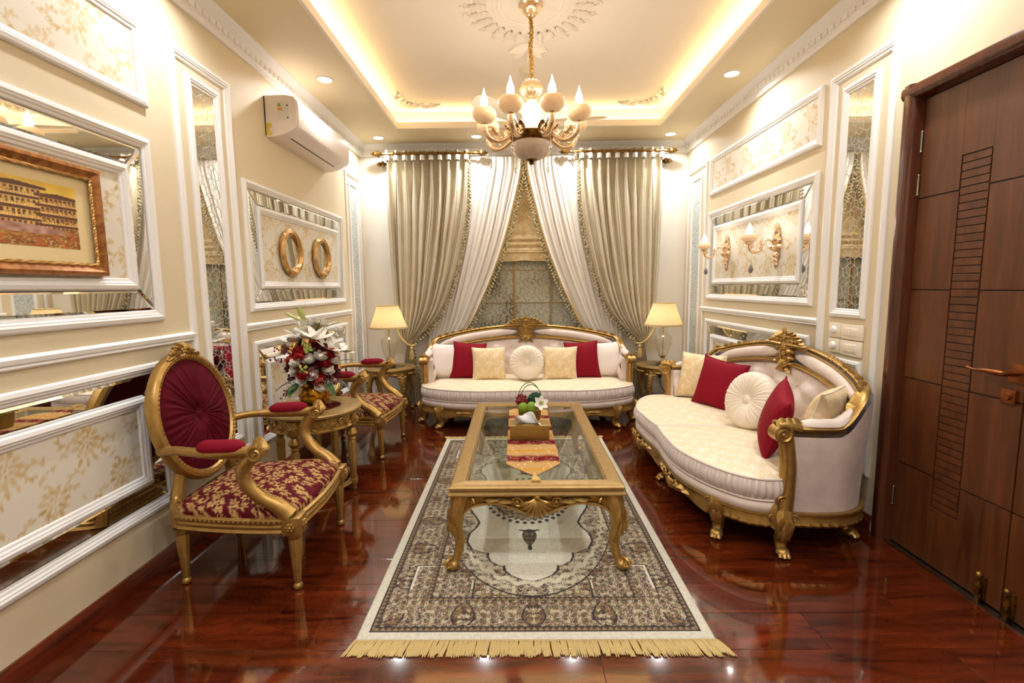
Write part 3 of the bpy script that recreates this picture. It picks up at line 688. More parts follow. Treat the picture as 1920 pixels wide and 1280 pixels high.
# ================================================================== sofas
def arc_resample(P, n):
    P = np.asarray(P, float); d = np.r_[0, np.cumsum(np.linalg.norm(np.diff(P, axis=0), axis=1))]; q = np.linspace(0, d[-1], n)
    return np.stack([np.interp(q, d, P[:, k]) for k in range(P.shape[1])], 1)
def normals2(P, closed=False):
    if closed: T_ = np.roll(P, -1, 0) - np.roll(P, 1, 0)
    else: T_ = np.gradient(P, axis=0)
    N_ = np.stack([T_[:, 1], -T_[:, 0]], 1); return N_ / (np.linalg.norm(N_, axis=1)[:, None] + 1e-12)
def make_sofa(name, label, loc, rz, hw, zmid=.90, centre_leg=True):
    t = thing(name, label, 'sofa', loc, rz)
    back = catmull([(-hw, .25), (-hw - .02, .40), (-hw - .005, .55), (-hw + .09, .68), (-hw + .30, .745), (-hw * .4, .775), (0, .785), (hw * .4, .775), (hw - .30, .745), (hw - .09, .68), (hw + .005, .55), (hw + .02, .40), (hw, .25)], 8)
    back = arc_resample(back, 121); nb = normals2(back)
    if nb[60, 1] < 0: nb = -nb                      # outward
    front = catmull([(hw, .25), (hw + .005, .16), (hw * .95, .06), (hw * .78, -.045), (hw * .52, -.115), (hw * .25, -.115), (0, -.10), (-hw * .25, -.115), (-hw * .52, -.115), (-hw * .78, -.045), (-hw * .95, .06), (-hw - .005, .16), (-hw, .25)], 8)
    front = arc_resample(front, 121); nf = normals2(front)
    if nf[60, 1] > 0: nf = -nf
    def ztop(p):
        x, y = abs(p[0]), p[1]
        r = sstep(.46, .66, y); k = 1 - sstep(0, hw * .9, x)
        zb = .775 + (zmid - .775) * (cos(min(1, x / (hw * .92)) * pi / 2)) ** 0.9
        return .615 + (zb - .615) * r
    zt = np.array([ztop(p) for p in back])
    isb = sstep(.60, .70, back[:, 1])              # 1 in the back zone
    def at(i, o, z): return (back[i, 0] + nb[i, 0] * o, back[i, 1] + nb[i, 1] * o, z)
    # outer shell
    b = MB(); b.grid(np.array([[at(i, -.012 + .03 * sstep(.2, .6, z) * (z > .0), z * (zt[i] - .02) / .6 if False else .20 + (zt[i] - .03 - .20) * q) for q, z in zip(np.linspace(0, 1, 7), np.linspace(.2, .6, 7))] for i in range(121)]))
    b.build('outer_upholstery', 'ivory_dk', t)
    # tufted inner back
    s = np.r_[0, np.cumsum(np.linalg.norm(np.diff(back, axis=0), axis=1))]; s -= s[-1] / 2
    nz = 26; A = np.zeros((241, nz, 3)); B2 = arc_resample(back, 241); n2 = normals2(B2); n2 = n2 if n2[120, 1] > 0 else -n2
    s2 = np.linspace(s[0], s[-1], 241); px, pz = .155, .115
    for i in range(241):
        z1 = ztop(B2[i]) - .02 - .10 * float(sstep(.60, .70, B2[i, 1]))
        for j in range(nz):
            z = .28 + (z1 - .28) * j / (nz - 1); q = j / (nz - 1)
            u = s2[i] / px; v = (z - .44) / pz
            d1 = abs(((u + v) % 2) - 1); d2 = abs(((u - v) % 2) - 1)      # diamond distance from creases
            tuft = .046 * (min(1, d1 * 1.0) * min(1, d2)) ** .5 if 0.1 < q else .02
            e = min(1, 4 * q, 4 * (1 - q)) ** .5
            o = -.045 - (.02 + tuft) * e
            A[i, j] = (B2[i, 0] + n2[i, 0] * o, B2[i, 1] + n2[i, 1] * o, z)
    b = MB(); b.grid(A)
    for v in (0, 1, 2, 3):
        for u in range(-12, 13):
            if (u + v) % 2 == 0 or not s2[0] + .04 < u * px < s2[-1] - .04: continue
            i = int(np.argmin(np.abs(s2 - u * px))); z = .44 + v * pz
            if z < A[i, -1, 2] - .05: b.sphere((B2[i, 0] - n2[i, 0] * .068, B2[i, 1] - n2[i, 1] * .068, z), .010, 7, 5)
    ub = b.build('tufted_back', 'ivory', t, angle=80)
    # top rail (gold) along the whole curve
    b = MB(); rg = []
    for i in range(121):
        w = .024 + .012 * (1 - isb[i]); h = .014 + .004 * (1 - isb[i])
        rg.append([at(i, -.02 + w * cos(a) * (1.0 if sin(a) < 0.3 else .8), zt[i] + h * sin(a) * 1.15 + (.006 if abs(cos(a)) > .8 else 0)) for a in np.linspace(0, 2 * pi, 12, endpoint=False)])
    b.loft(rg)
    for sd in (1, -1):                              # leafage where the rail sweeps from arm to back
        for q in np.linspace(.06, .27, 8):
            i = int(round(q * 120)); i = i if sd > 0 else 120 - i; k = 1 if sd > 0 else -1
            j = min(max(i + 5 * k, 0), 120)
            if back[i, 1] < .42: continue
            d = V3(*at(j, 0, zt[j])) - V3(*at(i, 0, zt[i]))
            orn_leaf(b, at(i, -.02, zt[i] + .004), d, V3(-nb[i, 0] * .6, -nb[i, 1] * .6, 1), .075, .046, .05)
        for q in np.linspace(.27, .345, 5):
            i = int(round(q * 120)); i = i if sd > 0 else 120 - i
            b.sphere(at(i, -.038, zt[i] + .004), .013, 7, 5); b.sphere(at(i, -.022, zt[i] + .014), .010, 6, 4)
    b.build('top_rail', 'gold', t)
    b = MB()
    for i in (0, 120): b.grid(np.array([[at(i, o, .21 + (zt[i] - .02 - .21) * q) for o in (-.085, -.06, -.03, .012)] for q in np.linspace(0, 1, 6)]))
    b.build('arm_facing', 'ivory', t)
    # padded strip and lower rail in the back zone
    idx = [i for i in range(121) if back[i, 1] > .655]
    ends = lambda n, k: min(1, (n + .5) * 4 / k, (k - n - .5) * 4 / k) ** .5
    for side in (1, -1):
        ii = [i for i in idx if (back[i, 0] * side) > .085]
        k = len(ii); rg = []
        for n, i in enumerate(ii):
            e = ends(n, k) if k > 4 else 1
            c = zt[i] - .064
            rg.append([at(i, -.048 - .030 * cos(a) * e if cos(a) > 0 else -.045 - .004 * cos(a), c + .044 * e * sin(a)) for a in np.linspace(0, 2 * pi, 12, endpoint=False)])
        MB().loft(rg).build('padded_strip', 'ivory', t)
    b = MB(); b.tube([at(i, -.072, zt[i] - .119) for i in idx], .011, 8); b.tube([at(i, -.052, zt[i] - .017) for i in idx], .007, 8); b.tube([at(i, -.066, zt[i] - .104) for i in idx], .006, 8)
    b.build('lower_rail', 'gold', t)
    # carved crest at the centre
    b = MB(); yc = .785 - .05; Zc = zmid
    O = V3(0, yc, Zc); U, Vv, N = V3(1, 0, 0), V3(0, 0, 1), V3(0, -1, 0); rc = random.Random(2)
    for k in range(26):                              # fruit and blossom pediment
        x = (k / 25 - .5) * .38; hgt = .085 * (1 - (abs(x) / .20) ** 1.3)
        for q in range(1 + int(hgt / .026)):
            p = O + U * (x + rc.uniform(-.004, .004)) + Vv * (.006 + q * .024) + N * (.018 + rc.uniform(0, .012))
            if (k + q) % 3 == 0: orn_flower(b, p, U, Vv, N, .017)
            else: b.sphere(p, .011, 7, 5)
    for sg in (1, -1):
        for k in range(6):
            x = .03 + .030 * k; orn_leaf(b, O + U * sg * x + Vv * (.066 - .0016 * (k + 1) ** 2) + N * .016, U * sg + Vv * (.55 - .16 * k), N, .052, .03, .15, 3)
            orn_leaf(b, O + U * sg * x + Vv * .004 + N * .024, U * sg + Vv * .15, N, .055, .028, .1, 3)
        for (dx, dz, r, v) in ((.045, -.035, .026, 1), (.052, -.085, .022, -1), (.028, -.125, .024, 1)): orn_scroll(b, O + U * dx * sg + Vv * dz + N * .030, U * sg, Vv * v, r, 1.4, .3)
        for (dx, dz, a_) in ((.05, -.02, -.4), (.055, -.07, -.2), (.06, -.115, .1), (.035, -.14, -.7)): orn_leaf(b, O + U * dx * sg + Vv * dz + N * .026, U * sg * cos(a_) + Vv * sin(a_), N, .060, .030, .1, 3)
    for (dz, r) in ((.095, .020), (.055, .022), (-.01, .024), (-.055, .020)): orn_flower(b, O + Vv * dz + N * .034, U, Vv, N, r)
    orn_shell(b, O - Vv * .155 + N * .030, U, Vv, N, .062, 7, 2.0); b.sphere(O - Vv * .162 + N * .034, .013)
    b.prism([(-.05, .02), (.05, .02), (.06, -.06), (.035, -.13), (0, -.165), (-.035, -.13), (-.06, -.06)], -.01, .024, O, U, Vv, N, .006)
    b.build('carved_crest', 'gold', t)
    # arm pads and arm posts
    for sg in (1, -1):
        ii = [i for i in range(121) if .29 < back[i, 1] < .56 and back[i, 0] * sg > 0]
        k = len(ii); rg = []
        for n, i in enumerate(ii):
            e = ends(n, k); rg.append([at(i, -.022 + .034 * e * cos(a), zt[i] + .018 + max(-.2, sin(a)) * .032 * e) for a in np.linspace(0, 2 * pi, 12, endpoint=False)])
        MB().loft(rg).build('arm_pad', 'ivory', t)
        b = MB(); x = sg * hw
        pth = catmull([(x, .228, .13), (x, .238, .22), (x, .252, .32), (x, .256, .42), (x, .248, .52), (x, .232, .595)], 5)
        r = np.interp(np.linspace(0, 1, len(pth)), [0, .2, .45, .8, 1], [.050, .046, .036, .034, .036])
        b.tube(pth, r, 12, up=(1, 0, 0), flat=.9)
        for q in (-.022, 0, .022): b.tube(pth[2:-2] + V3(q, -.030 + abs(q) * .3, 0), .008, 6)
        for o in (-.034, .034):
            orn_scroll(b, (x + o, .205, .600), (0, -1, 0), (0, 0, 1), .046, 1.7, .22, start=1.2)
            orn_scroll(b, (x + o * .8, .215, .275), (0, -1, 0), (0, 0, -1), .030, 1.4, .28, start=1.2)
        b.tube([(x - .034, .205, .600), (x + .034, .205, .600)], .040, 12); b.tube([(x - .026, .215, .275), (x + .026, .215, .275)], .026, 10)
        b.tube(catmull([(x, .200, .632), (x, .24, .636), (x, .30, .622)], 5), .030, 10, flat=.7)
        for k in range(3): orn_leaf(b, (x, .185 + .03 * k, .632), (0, 1, .05), (0, -.2, 1), .07, .05, .05, 3)
        for k in range(3): orn_leaf(b, (x + (k - 1) * .02, .195, .255), (0, -.05, -1), (0, -1, .0), .10, .032, .1)
        b.build('arm_post', 'gold', t)
    # apron: carved gold band round the whole base
    ring = np.concatenate([front[:-1], back[::-1][::-1][:-1] if False else back[:-1]]); ring = np.concatenate([front[:-1], back[:-1]])
    # order check: front runs +x -> -x, back runs -x -> +x
    nr = np.concatenate([nf[:-1], nb[:-1]]); n = len(ring); isf = np.r_[np.ones(120), np.zeros(120)]
    fx = ring[:, 0] / hw
    sc_ = np.where(isf > 0, .028 * np.cos(fx * pi * 2.55) ** 2 * (np.abs(fx) < .80) , 0)
    b = MB(); rg = []
    for i in range(n):
        zb = .135 - sc_[i]; rib = 0 if isf[i] and abs(fx[i]) < .86 else .004 * (1 if i % 2 else -1)
        rg.append([(ring[i, 0] + nr[i, 0] * o, ring[i, 1] + nr[i, 1] * o, z) for o, z in ((-.035, zb), (.002 + rib, zb), (.010 + rib, zb + .012), (.004 + rib, zb + .03), (.0, .19), (.012, .198), (.012, .208), (-.035, .208))])
    A = np.array(rg); b.grid(A, closed_u=True, closed_v=True)
    for sx in (-.52, -.0, .52) if not centre_leg else (-.40, .40):
        i = int(np.argmin(np.abs(front[:, 0] - sx * hw))); Np = V3(nf[i, 0], nf[i, 1], 0); Up = V3(-nf[i, 1], nf[i, 0], 0); c = V3(front[i, 0], front[i, 1], .0) + Np * .012
        orn_shell(b, c + V3(0, 0, .188) - Np * .008, Up, (0, 0, -1), Np, .078, 7, 2.4)
        for sg in (1, -1):
            orn_scroll(b, c + Up * sg * .095 + V3(0, 0, .165), Up * sg, (0, 0, 1), .026, 1.4, .3)
            orn_leaf(b, c + Up * sg * .10 + V3(0, 0, .165) - Np * .01, Up * sg + V3(0, 0, .1) - Np * .1, Np, .10, .034, .0)
            orn_leaf(b, c + Up * sg * .18 + V3(0, 0, .172) - Np * .016, Up * sg - Np * .12, Np, .08, .028, .0)
    b.build('apron', 'gold', t)
    # upholstered band under the cushions
    rg = [[(ring[i, 0] + nr[i, 0] * o, ring[i, 1] + nr[i, 1] * o, z) for o, z in ((-.04, .20), (.0, .205), (.012, .225), (.012, .245), (.0, .262), (-.10, .268))] for i in range(120)]
    MB().grid(np.array(rg)).build('seat_band', 'ivory', t)
    MB().add([(ring[i, 0] * .9, ring[i, 1] * .9 + .02, .262) for i in range(n)], [tuple(range(n))]).build('seat_deck', 'ivory', t)
    # two seat cushions: gathered sides, damask top
    for sg in (1, -1):
        fr = np.array([p for p in front if p[0] * sg >= -1e-6]); bk = np.array([p - n_ * .085 for p, n_ in zip(back, nb) if (p[0]) * sg >= -1e-6 and p[1] > .0])
        fr = fr if sg > 0 else fr[::-1]                      # from arm to centre
        bk = bk if sg > 0 else bk[::-1]                      # from centre to arm
        fr = fr + V3(0, 0)[:2] * 0; fr[:, 0] -= sg * .004
        out = np.concatenate([fr, [(sg * .004, fr[-1, 1] + .15), (sg * .004, .45)], bk[1:]])
        out[:, 0] = np.where(out[:, 0] * sg < .004, sg * .004, out[:, 0])
        out = arc_resample(np.vstack([out, out[:1]]), 801)[:-1]; no = normals2(out, True); c = out.mean(0)
        if ((out - c) * no).sum() < 0: no = -no
        k = len(out); z0, z1 = .268, .372
        g = np.array([.0050 * sin(i * .95 + 1.4 * sin(i * .13)) + .0035 * sin(i * .57 + 1.2 * sin(i * .21)) for i in range(k)])
        b = MB(); A = np.zeros((k, 9, 3))
        for i in range(k):
            for j, q in enumerate(np.linspace(0, 1, 9)):
                o = .018 * sin(pi * q) + g[i] * sin(pi * q) ** .5 + .006
                A[i, j] = (out[i, 0] + no[i, 0] * o, out[i, 1] + no[i, 1] * o, z0 + (z1 - z0) * q)
        b.grid(A, closed_u=True); cu = b.build('seat_cushion', 'ruche', t, angle=60, fix=False)
        b = MB(); rings = []; NR = 30; cols = []
        for q in np.linspace(0, 1, NR):
            P = out + no * .006; P = P * (1 - q) + c * q
            z = z1 + .034 * (1 - (1 - q) ** 2) ** .8
            rings.append(np.column_stack([P, np.full(k, z)]))
        A = np.array(rings); b.grid(A, ivory_damask(A[..., 0], A[..., 1]).reshape(-1, 3), closed_v=True); b.build('cushion_top', 'damask', cu, angle=60, fix=False)
        b = MB()
        for z in (z0, z1): b.grid(np.array([[(out[i, 0] + no[i, 0] * (.008 + .006 * cos(a)), out[i, 1] + no[i, 1] * (.008 + .006 * cos(a)), z + .006 * sin(a)) for a in np.linspace(0, 2 * pi, 6, endpoint=False)] for i in range(0, k, 4)]), closed_u=True, closed_v=True)
        b.build('piping', 'ivory', cu, fix=False)
    # legs: front pair (and centre), the two under the arm posts, the back pair
    spots = [(hw * .80, .01, 1), (-hw * .80, .01, 1), (hw, .235, .9), (-hw, .235, .9), (hw * .80, .66, .8), (-hw * .80, .66, .8)] + ([(0, -.03, 1)] if centre_leg else [])
    for (x, y, k) in spots:
        d = unit(V3(x * .6 / hw, y - .32, 0)); b = MB()
        p = cabriole(b, (x, y, .20), V3(x, y, .022) + d * .02, d, .060 * k, .024, .026)
        b.sphere(V3(x, y, .024) + d * .035, (.034, .034, .024), 8, 6)
        for sg in (-1, 0, 1):                                 # toes
            sd = V3(-d[1], d[0], 0) * sg; e = unit(d + sd * .55); b.tube([V3(x, y, .028) + d * .03, V3(x, y, .02) + d * .03 + e * .028, V3(x, y, .008) + d * .03 + e * .042], [.016, .014, .008], 6)
        for z, L, w in ((.205, .085, .075), (.18, .075, .06), (.15, .065, .05)):
            for sg in (-.6, 0, .6): orn_leaf(b, V3(x, y, z) + d * .045 * k, V3(0, 0, -1) + V3(-d[1], d[0], 0) * sg * .5, d + V3(-d[1], d[0], 0) * sg, L, w * .7, .15)
        for sg in (1, -1): orn_scroll(b, V3(x, y, .19) + d * .03 + V3(-d[1], d[0], 0) * sg * .045, V3(-d[1], d[0], 0) * sg, (0, 0, 1), .02, 1.2, .32)
        b.build('leg', 'gold', t)
    return t
make_sofa('three_seat_sofa', 'long carved gold and ivory three seat sofa under the curtains', (.10, 4.36, 0), 0, .99, .89)
make_sofa('two_seat_settee', 'carved gold and ivory settee in front of the sconce wall', (1.035, 3.13, 0), -pi / 2, .90, .905)

# ================================================================== pillows
def sq_pillow(name, label, group, loc, rot, w, h, th, m, cols=None, piping=None):
    t = thing(name, label, 'cushion', loc, 0, group); t.rotation_euler = rot
    n = 33; u, v = np.meshgrid(np.linspace(-1, 1, n), np.linspace(-1, 1, n), indexing='ij')
    pinch = 1 - .085 * (1 - np.abs(v) ** 2.2) * (np.abs(u) ** 6); pv = 1 - .085 * (1 - np.abs(u) ** 2.2) * (np.abs(v) ** 6)
    X_, Y_ = u * w / 2 * pinch, v * h / 2 * pv
    z = th / 2 * np.clip((1 - np.abs(u) ** 2.6) * (1 - np.abs(v) ** 2.6), 0, 1) ** .55
    z = z * (1 + .05 * np.sin(u * 7 + v * 3) * np.abs(u) + .04 * np.sin(v * 8 - u * 2) * np.abs(v))
    b = MB()
    for s_ in (1, -1):
        A = np.stack([X_, s_ * z, Y_ + h / 2], -1)
        b.grid(A, cols(u * w / 2, v * h / 2).reshape(-1, 3) if cols is not None else None)
    b.build('cover', m, t, angle=70)
    e = [(X_[i, 0], 0, Y_[i, 0] + h / 2) for i in range(n)] + [(X_[-1, j], 0, Y_[-1, j] + h / 2) for j in range(1, n)] + [(X_[i, -1], 0, Y_[i, -1] + h / 2) for i in range(n - 2, -1, -1)] + [(X_[0, j], 0, Y_[0, j] + h / 2) for j in range(n - 2, -1, -1)]
    MB().tube(e, .0045, 6).build('piping', piping or m, t) if cols is None else MB().tube(e, .004, 6).build('piping', 'cream_pillow', t)
    return t
def round_pillow(label, loc, rot, R, th):
    t = thing('round_cushion', label, 'cushion', loc, 0, 'round tufted cushions on the sofas'); t.rotation_euler = rot
    n = 252; nr = 15; b = MB()
    a = np.linspace(0, 2 * pi, n, endpoint=False); rg = []
    pts = [(R * .10, .5 * th * .55), (R * .2, .5 * th * .72), (R * .4, .5 * th * .93), (R * .62, .5 * th), (R * .82, .5 * th * .9), (R * .95, .5 * th * .62), (R, .5 * th * .25), (R, -.5 * th * .25), (R * .95, -.5 * th * .62), (R * .7, -.5 * th), (R * .3, -.5 * th * .8), (R * .05, -.5 * th * .6)]
    for k, (r, z) in enumerate(pts):
        q = (.0016 * np.sin(a * 42 + .6 * np.sin(a * 5)) + .0012 * np.sin(a * 25 + 2)) * min(1, r / R * 1.6) * (1.6 if r < .5 * R else 1) * (1 if z > 0 else .4)
        rr_ = r
        rg.append(np.stack([rr_ * np.cos(a), -(z + np.sign(z) * q), rr_ * np.sin(a) + R], 1))
    b.loft(rg); b.build('cover', 'cream_pillow', t, angle=70)
    MB().sphere((0, -.5 * th * .62, R), (R * .17, .014, R * .17), 16, 8).build('button', 'cream_pillow', t)
    return t
SZ = .392
def lean(x, y, label, m, w=.36, h=.36, th=.13, rx=-.28, rz=0, ry=0, cols=None, group='square cushions on the three seat sofa', z=SZ, name='square_cushion'):
    return sq_pillow(name, label, group, (x, y, z), (rx, ry, rz), w, h, th, m, cols)
# three seat sofa (facing the viewer)
lean(-.725, 4.80, 'white cushion at the armchair end of the long sofa', 'white_pillow', rz=-.25, w=.38, h=.35)
lean(-.50, 4.715, 'crimson cushion beside a white one, lamp table end of the long sofa', 'red_pillow', rz=-.18, w=.34, h=.37, th=.12, ry=.05)
lean(-.265, 4.635, 'gold damask cushion between crimson cushion and round cushion', 'damask', rz=.12, w=.33, h=.33, th=.12, cols=gold_damask)
round_pillow('round pleated cream cushion in the middle of the long sofa', (.10, 4.665, SZ - .005), (-.25, 0, 0), .172, .13)
lean(.42, 4.635, 'gold damask cushion on the long sofa, on the settee side', 'damask', rz=-.10, w=.33, h=.33, th=.12, cols=gold_damask)
lean(.665, 4.70, 'crimson cushion on the long sofa, on the settee side', 'red_pillow', rz=.12, w=.34, h=.37, th=.12, ry=-.04)
lean(.90, 4.80, 'white cushion at the settee end of the long sofa', 'white_pillow', rz=.25, w=.38, h=.35)
# settee (facing -x)
G2 = 'square cushions on the two seat settee'
lean(1.44, 3.80, 'gold damask cushion at the far end of the settee', 'damask', rz=-pi / 2 + .75, w=.37, h=.37, cols=gold_damask, group=G2)
lean(1.44, 3.50, 'crimson cushion leaning on a gold one at the settee far end', 'red_pillow', rz=-pi / 2 + .55, w=.37, h=.37, group=G2, ry=.10)
round_pillow('round pleated cream cushion in the middle of the settee', (1.44, 3.00, SZ - .005), (-.30, 0, -pi / 2 + .35), .185, .14)
lean(1.36, 2.60, 'crimson cushion at the settee end beside the door', 'red_pillow', rz=-pi / 2 - .45, w=.36, h=.36, group=G2, ry=.22, z=SZ + .02)
lean(1.50, 2.44, 'gold fronted cushion tucked behind the arm by the door', 'damask', rz=-pi / 2 - .85, w=.40, h=.37, rx=-.30, z=SZ + .035, group=G2, cols=gold_damask)

# ================================================================== oval back armchairs (local: facing +x)
def make_armchair(name, label, loc, rz):
    t = thing(name, label, 'armchair', loc, rz, 'oval back armchairs by the picture wall')
    # seat outline
    out = catmull([(.30, 0), (.29, .16), (.265, .29), (.20, .315), (0, .30), (-.20, .265), (-.27, .23), (-.285, .10), (-.285, -.10), (-.27, -.23), (-.20, -.265), (0, -.30), (.20, -.315), (.265, -.29), (.29, -.16)], 8, True)
    out = arc_resample(np.vstack([out, out[:1]]), 401)[:-1]; no = normals2(out, True)
    if ((out - out.mean(0)) * no).sum() < 0: no = -no
    def ring(prof): return np.array([[(out[i, 0] + no[i, 0] * o, out[i, 1] + no[i, 1] * o, z) for o, z in prof] for i in range(400)])
    b = MB(); b.grid(ring([(-.03, .265), (.0, .265), (.008, .272), (.002, .283), (.006, .297), (.0, .305), (.01, .315), (.012, .328), (.0, .336), (-.03, .336)]), closed_u=True, closed_v=True)
    orn_beads(b, [(out[i, 0] + no[i, 0] * .008, out[i, 1] + no[i, 1] * .008, .321) for i in range(400)], .0075, .022)
    for (x, y) in ((.262, .285), (.262, -.285)):
        b.box(x - .04, x + .04, y - .04, y + .04, .258, .338, .008); s_ = 1 if y > 0 else -1
        orn_flower(b, (x + .042, y, .298), (0, 1, 0), (0, 0, 1), (1, 0, 0), .022); orn_flower(b, (x, y + s_ * .042, .298), (1, 0, 0), (0, 0, 1), (0, s_, 0), .022)
    b.build('seat_frame', 'gold', t)
    b = MB(); NR = 72; A = []
    for q in np.linspace(0, 1, NR):
        k = .012 * sin(min(1, q * 6) * pi) ; P = out * (1 - q * .999) + no * k * (q < .17)
        z = .334 + .085 * (1 - (1 - q) ** 3.0) ** .6
        A.append(np.column_stack([P, np.full(400, z)]))
    A = np.array(A); b.grid(A, brocade_cols(A[..., 0] + (A[..., 2] - .4), A[..., 1]).reshape(-1, 3), closed_v=True); b.build('seat_cushion', 'brocade', t, angle=70, fix=False)
    # tapered fluted legs
    prof = [(.010, 0), (.018, .004), (.021, .012), (.018, .022), (.013, .028), (.0145, .034), (.026, .225), (.024, .232), (.030, .240), (.030, .25), (.034, .262)]
    for (x, y) in ((.262, .285), (.262, -.285), (-.255, .225), (-.255, -.225)):
        MB().lathe(prof, 20, (x, y, 0), mod=lambda a, z: 1 + (.07 * np.cos(a * 10) if .03 < z < .23 else 0)).build('leg', 'gold', t)
    # oval back: centre C, tilted plane
    th = rad(11); C_ = V3(-.296, 0, .712); Vv = V3(-sin(th), 0, cos(th)); U = V3(0, 1, 0); N = V3(cos(th), 0, sin(th))
    a = np.linspace(0, 2 * pi, 96, endpoint=False); RW, RH = .245, .262
    def ov(w, h, d): return np.array([C_ + U * w * cos(q) + Vv * h * sin(q) + N * d for q in a])
    rings = [ov(RW + o, RH + o, d) for o, d in ((.0, -.018), (.0, .012), (.008, .022), (.014, .018), (.022, .026), (.036, .020), (.043, .006), (.043, -.016), (.03, -.028), (.01, -.026))]
    b = MB(); b.grid(np.array(rings), closed_u=True, closed_v=True)
    for q in range(84):
        an = 2 * pi * q / 84; p = C_ + U * (RW + .017) * cos(an) + Vv * (RH + .017) * sin(an) + N * .022
        b.sphere(p - N * .002, (.008, .009, .009), 6, 4)
    for sg in (1, -1):                                 # short posts to the seat
        b.tube(catmull([(-.265, sg * .225, .27), (-.272, sg * .215, .37), (-.275, sg * .185, .46), (-.277, sg * .165, .50)], 5), [.028] * 8 + [.024] * 8, 9)
        orn_scroll(b, (-.255, sg * .222, .385), (0, sg, 0), (0, 0, 1), .028, 1.2, .35)
    b.build('back_frame', 'gold', t)
    b = MB(); O = C_ + Vv * (RH + .030) + N * .012
    for sg in (1, -1):
        for k, (dx, dz, L, an) in enumerate([(.0, .022, .045, .8), (.02, .018, .05, .4), (.035, .008, .055, .0), (.06, -.006, .055, -.3), (.02, .0, .05, -.2)]):
            orn_leaf(b, O + U * dx * sg + Vv * dz + N * .006, U * sg * cos(an) + Vv * sin(an), N + Vv * .2, L, .028, .1, 3)
        for k in range(6): b.sphere(O + U * sg * (.012 + .018 * k) + Vv * (.030 - .0014 * k * k) + N * .008, .012 - .0009 * k, 7, 5)
        orn_scroll(b, O + U * sg * .10 - Vv * .016 + N * .010, U * sg, Vv, .016, 1.3, .3)
    orn_flower(b, O + Vv * .020 + N * .016, U, Vv, N, .020); orn_flower(b, O + Vv * .040 + N * .004, U, Vv, N, .015); b.build('carved_crest', 'gold', t)
    # radially pleated velvet disc and button
    n = 300; aa = np.linspace(0, 2 * pi, n, endpoint=False); rg = []
    for q in np.linspace(1, .06, 14):
        dome = .026 * (1 - q ** 4) - .026 * np.exp(-(q / .16) ** 2)
        pl = (.0022 * np.sin(aa * 43 + 2.2 * np.sin(aa * 4 + 5 * q)) + .0020 * np.sin(aa * 27 + 1.6 * np.sin(aa * 7 + 3 * q))) * (min(1, (1 - q) * 5)) * min(1, q * 3)
        rg.append(C_ + np.outer(np.cos(aa) * (RW + .004) * q, U) + np.outer(np.sin(aa) * (RH + .004) * q, Vv) + np.outer(dome + pl + .008, N))
    b = MB(); b.loft(rg, cap=False); b.build('back_pad', 'velvet', t, angle=75)
    b = MB(); b.lathe([(.0001, .017), (.022, .014), (.036, .006), (.038, 0)], 20); b.move(lambda v: C_ + np.outer(v[:, 0], U) + np.outer(v[:, 1], Vv) + np.outer(v[:, 2] + .006, N)); b.build('button', 'velvet', t)
    b = MB(); b.add(ov(RW + .01, RH + .01, -.012), [tuple(range(96))]); b.build('back_cloth', 'velvet', t)
    # arms
    for sg in (1, -1):
        b = MB()
        pth = catmull([(-.295, sg * .255, .615), (-.20, sg * .295, .630), (-.05, sg * .325, .628), (.08, sg * .328, .632), (.155, sg * .326, .636)], 6)
        b.tube(pth, np.interp(np.linspace(0, 1, len(pth)), [0, .3, .6, 1], [.022, .021, .030, .030]), 12, flat=.85)
        orn_beads(b, pth[1:11] + V3(0, 0, .016), .006, .013)
        b.tube([(.15, sg * .296, .632), (.15, sg * .356, .632)], .030, 12); orn_scroll(b, (.152, sg * .358, .630), (1, 0, 0), (0, 0, 1), .032, 1.6, .25, start=1.5); orn_scroll(b, (.152, sg * .294, .630), (1, 0, 0), (0, 0, 1), .032, 1.6, .25, start=1.5)
        orn_leaf(b, (.13, sg * .326, .655), (1, 0, -.15), (0, 0, 1), .07, .06, .1)
        sp = catmull([(.13, sg * .325, .615), (.085, sg * .322, .56), (.085, sg * .315, .50), (.135, sg * .305, .43), (.20, sg * .295, .385), (.245, sg * .287, .335)], 6)
        b.tube(sp, np.interp(np.linspace(0, 1, len(sp)), [0, .3, .7, 1], [.030, .027, .030, .042]), 10)
        orn_beads(b, sp[15:29] + V3(.021, 0, .019), .007, .014)
        arm = b.build('arm', 'gold', t)
        rg = []
        pp = catmull([(-.10, sg * .318, .640), (.0, sg * .327, .642), (.10, sg * .328, .645)], 8)
        for i, p in enumerate(pp):
            e = min(1, (i + .3) / 4, (len(pp) - 1 - i + .3) / 4) ** .5
            rg.append([p + V3(0, .036 * e * cos(q), max(-.35, sin(q)) * .034 * e + .010) for q in np.linspace(0, 2 * pi, 12, endpoint=False)])
        MB().loft(rg).build('arm_pad', 'velvet2', t)
    return t
make_armchair('oval_armchair', 'gold and burgundy oval back armchair in front of the low damask panel', (-1.235, 2.245, 0), rad(2))
make_armchair('oval_armchair', 'gold and burgundy oval back armchair behind the flower table', (-1.285, 3.865, 0), rad(-3))
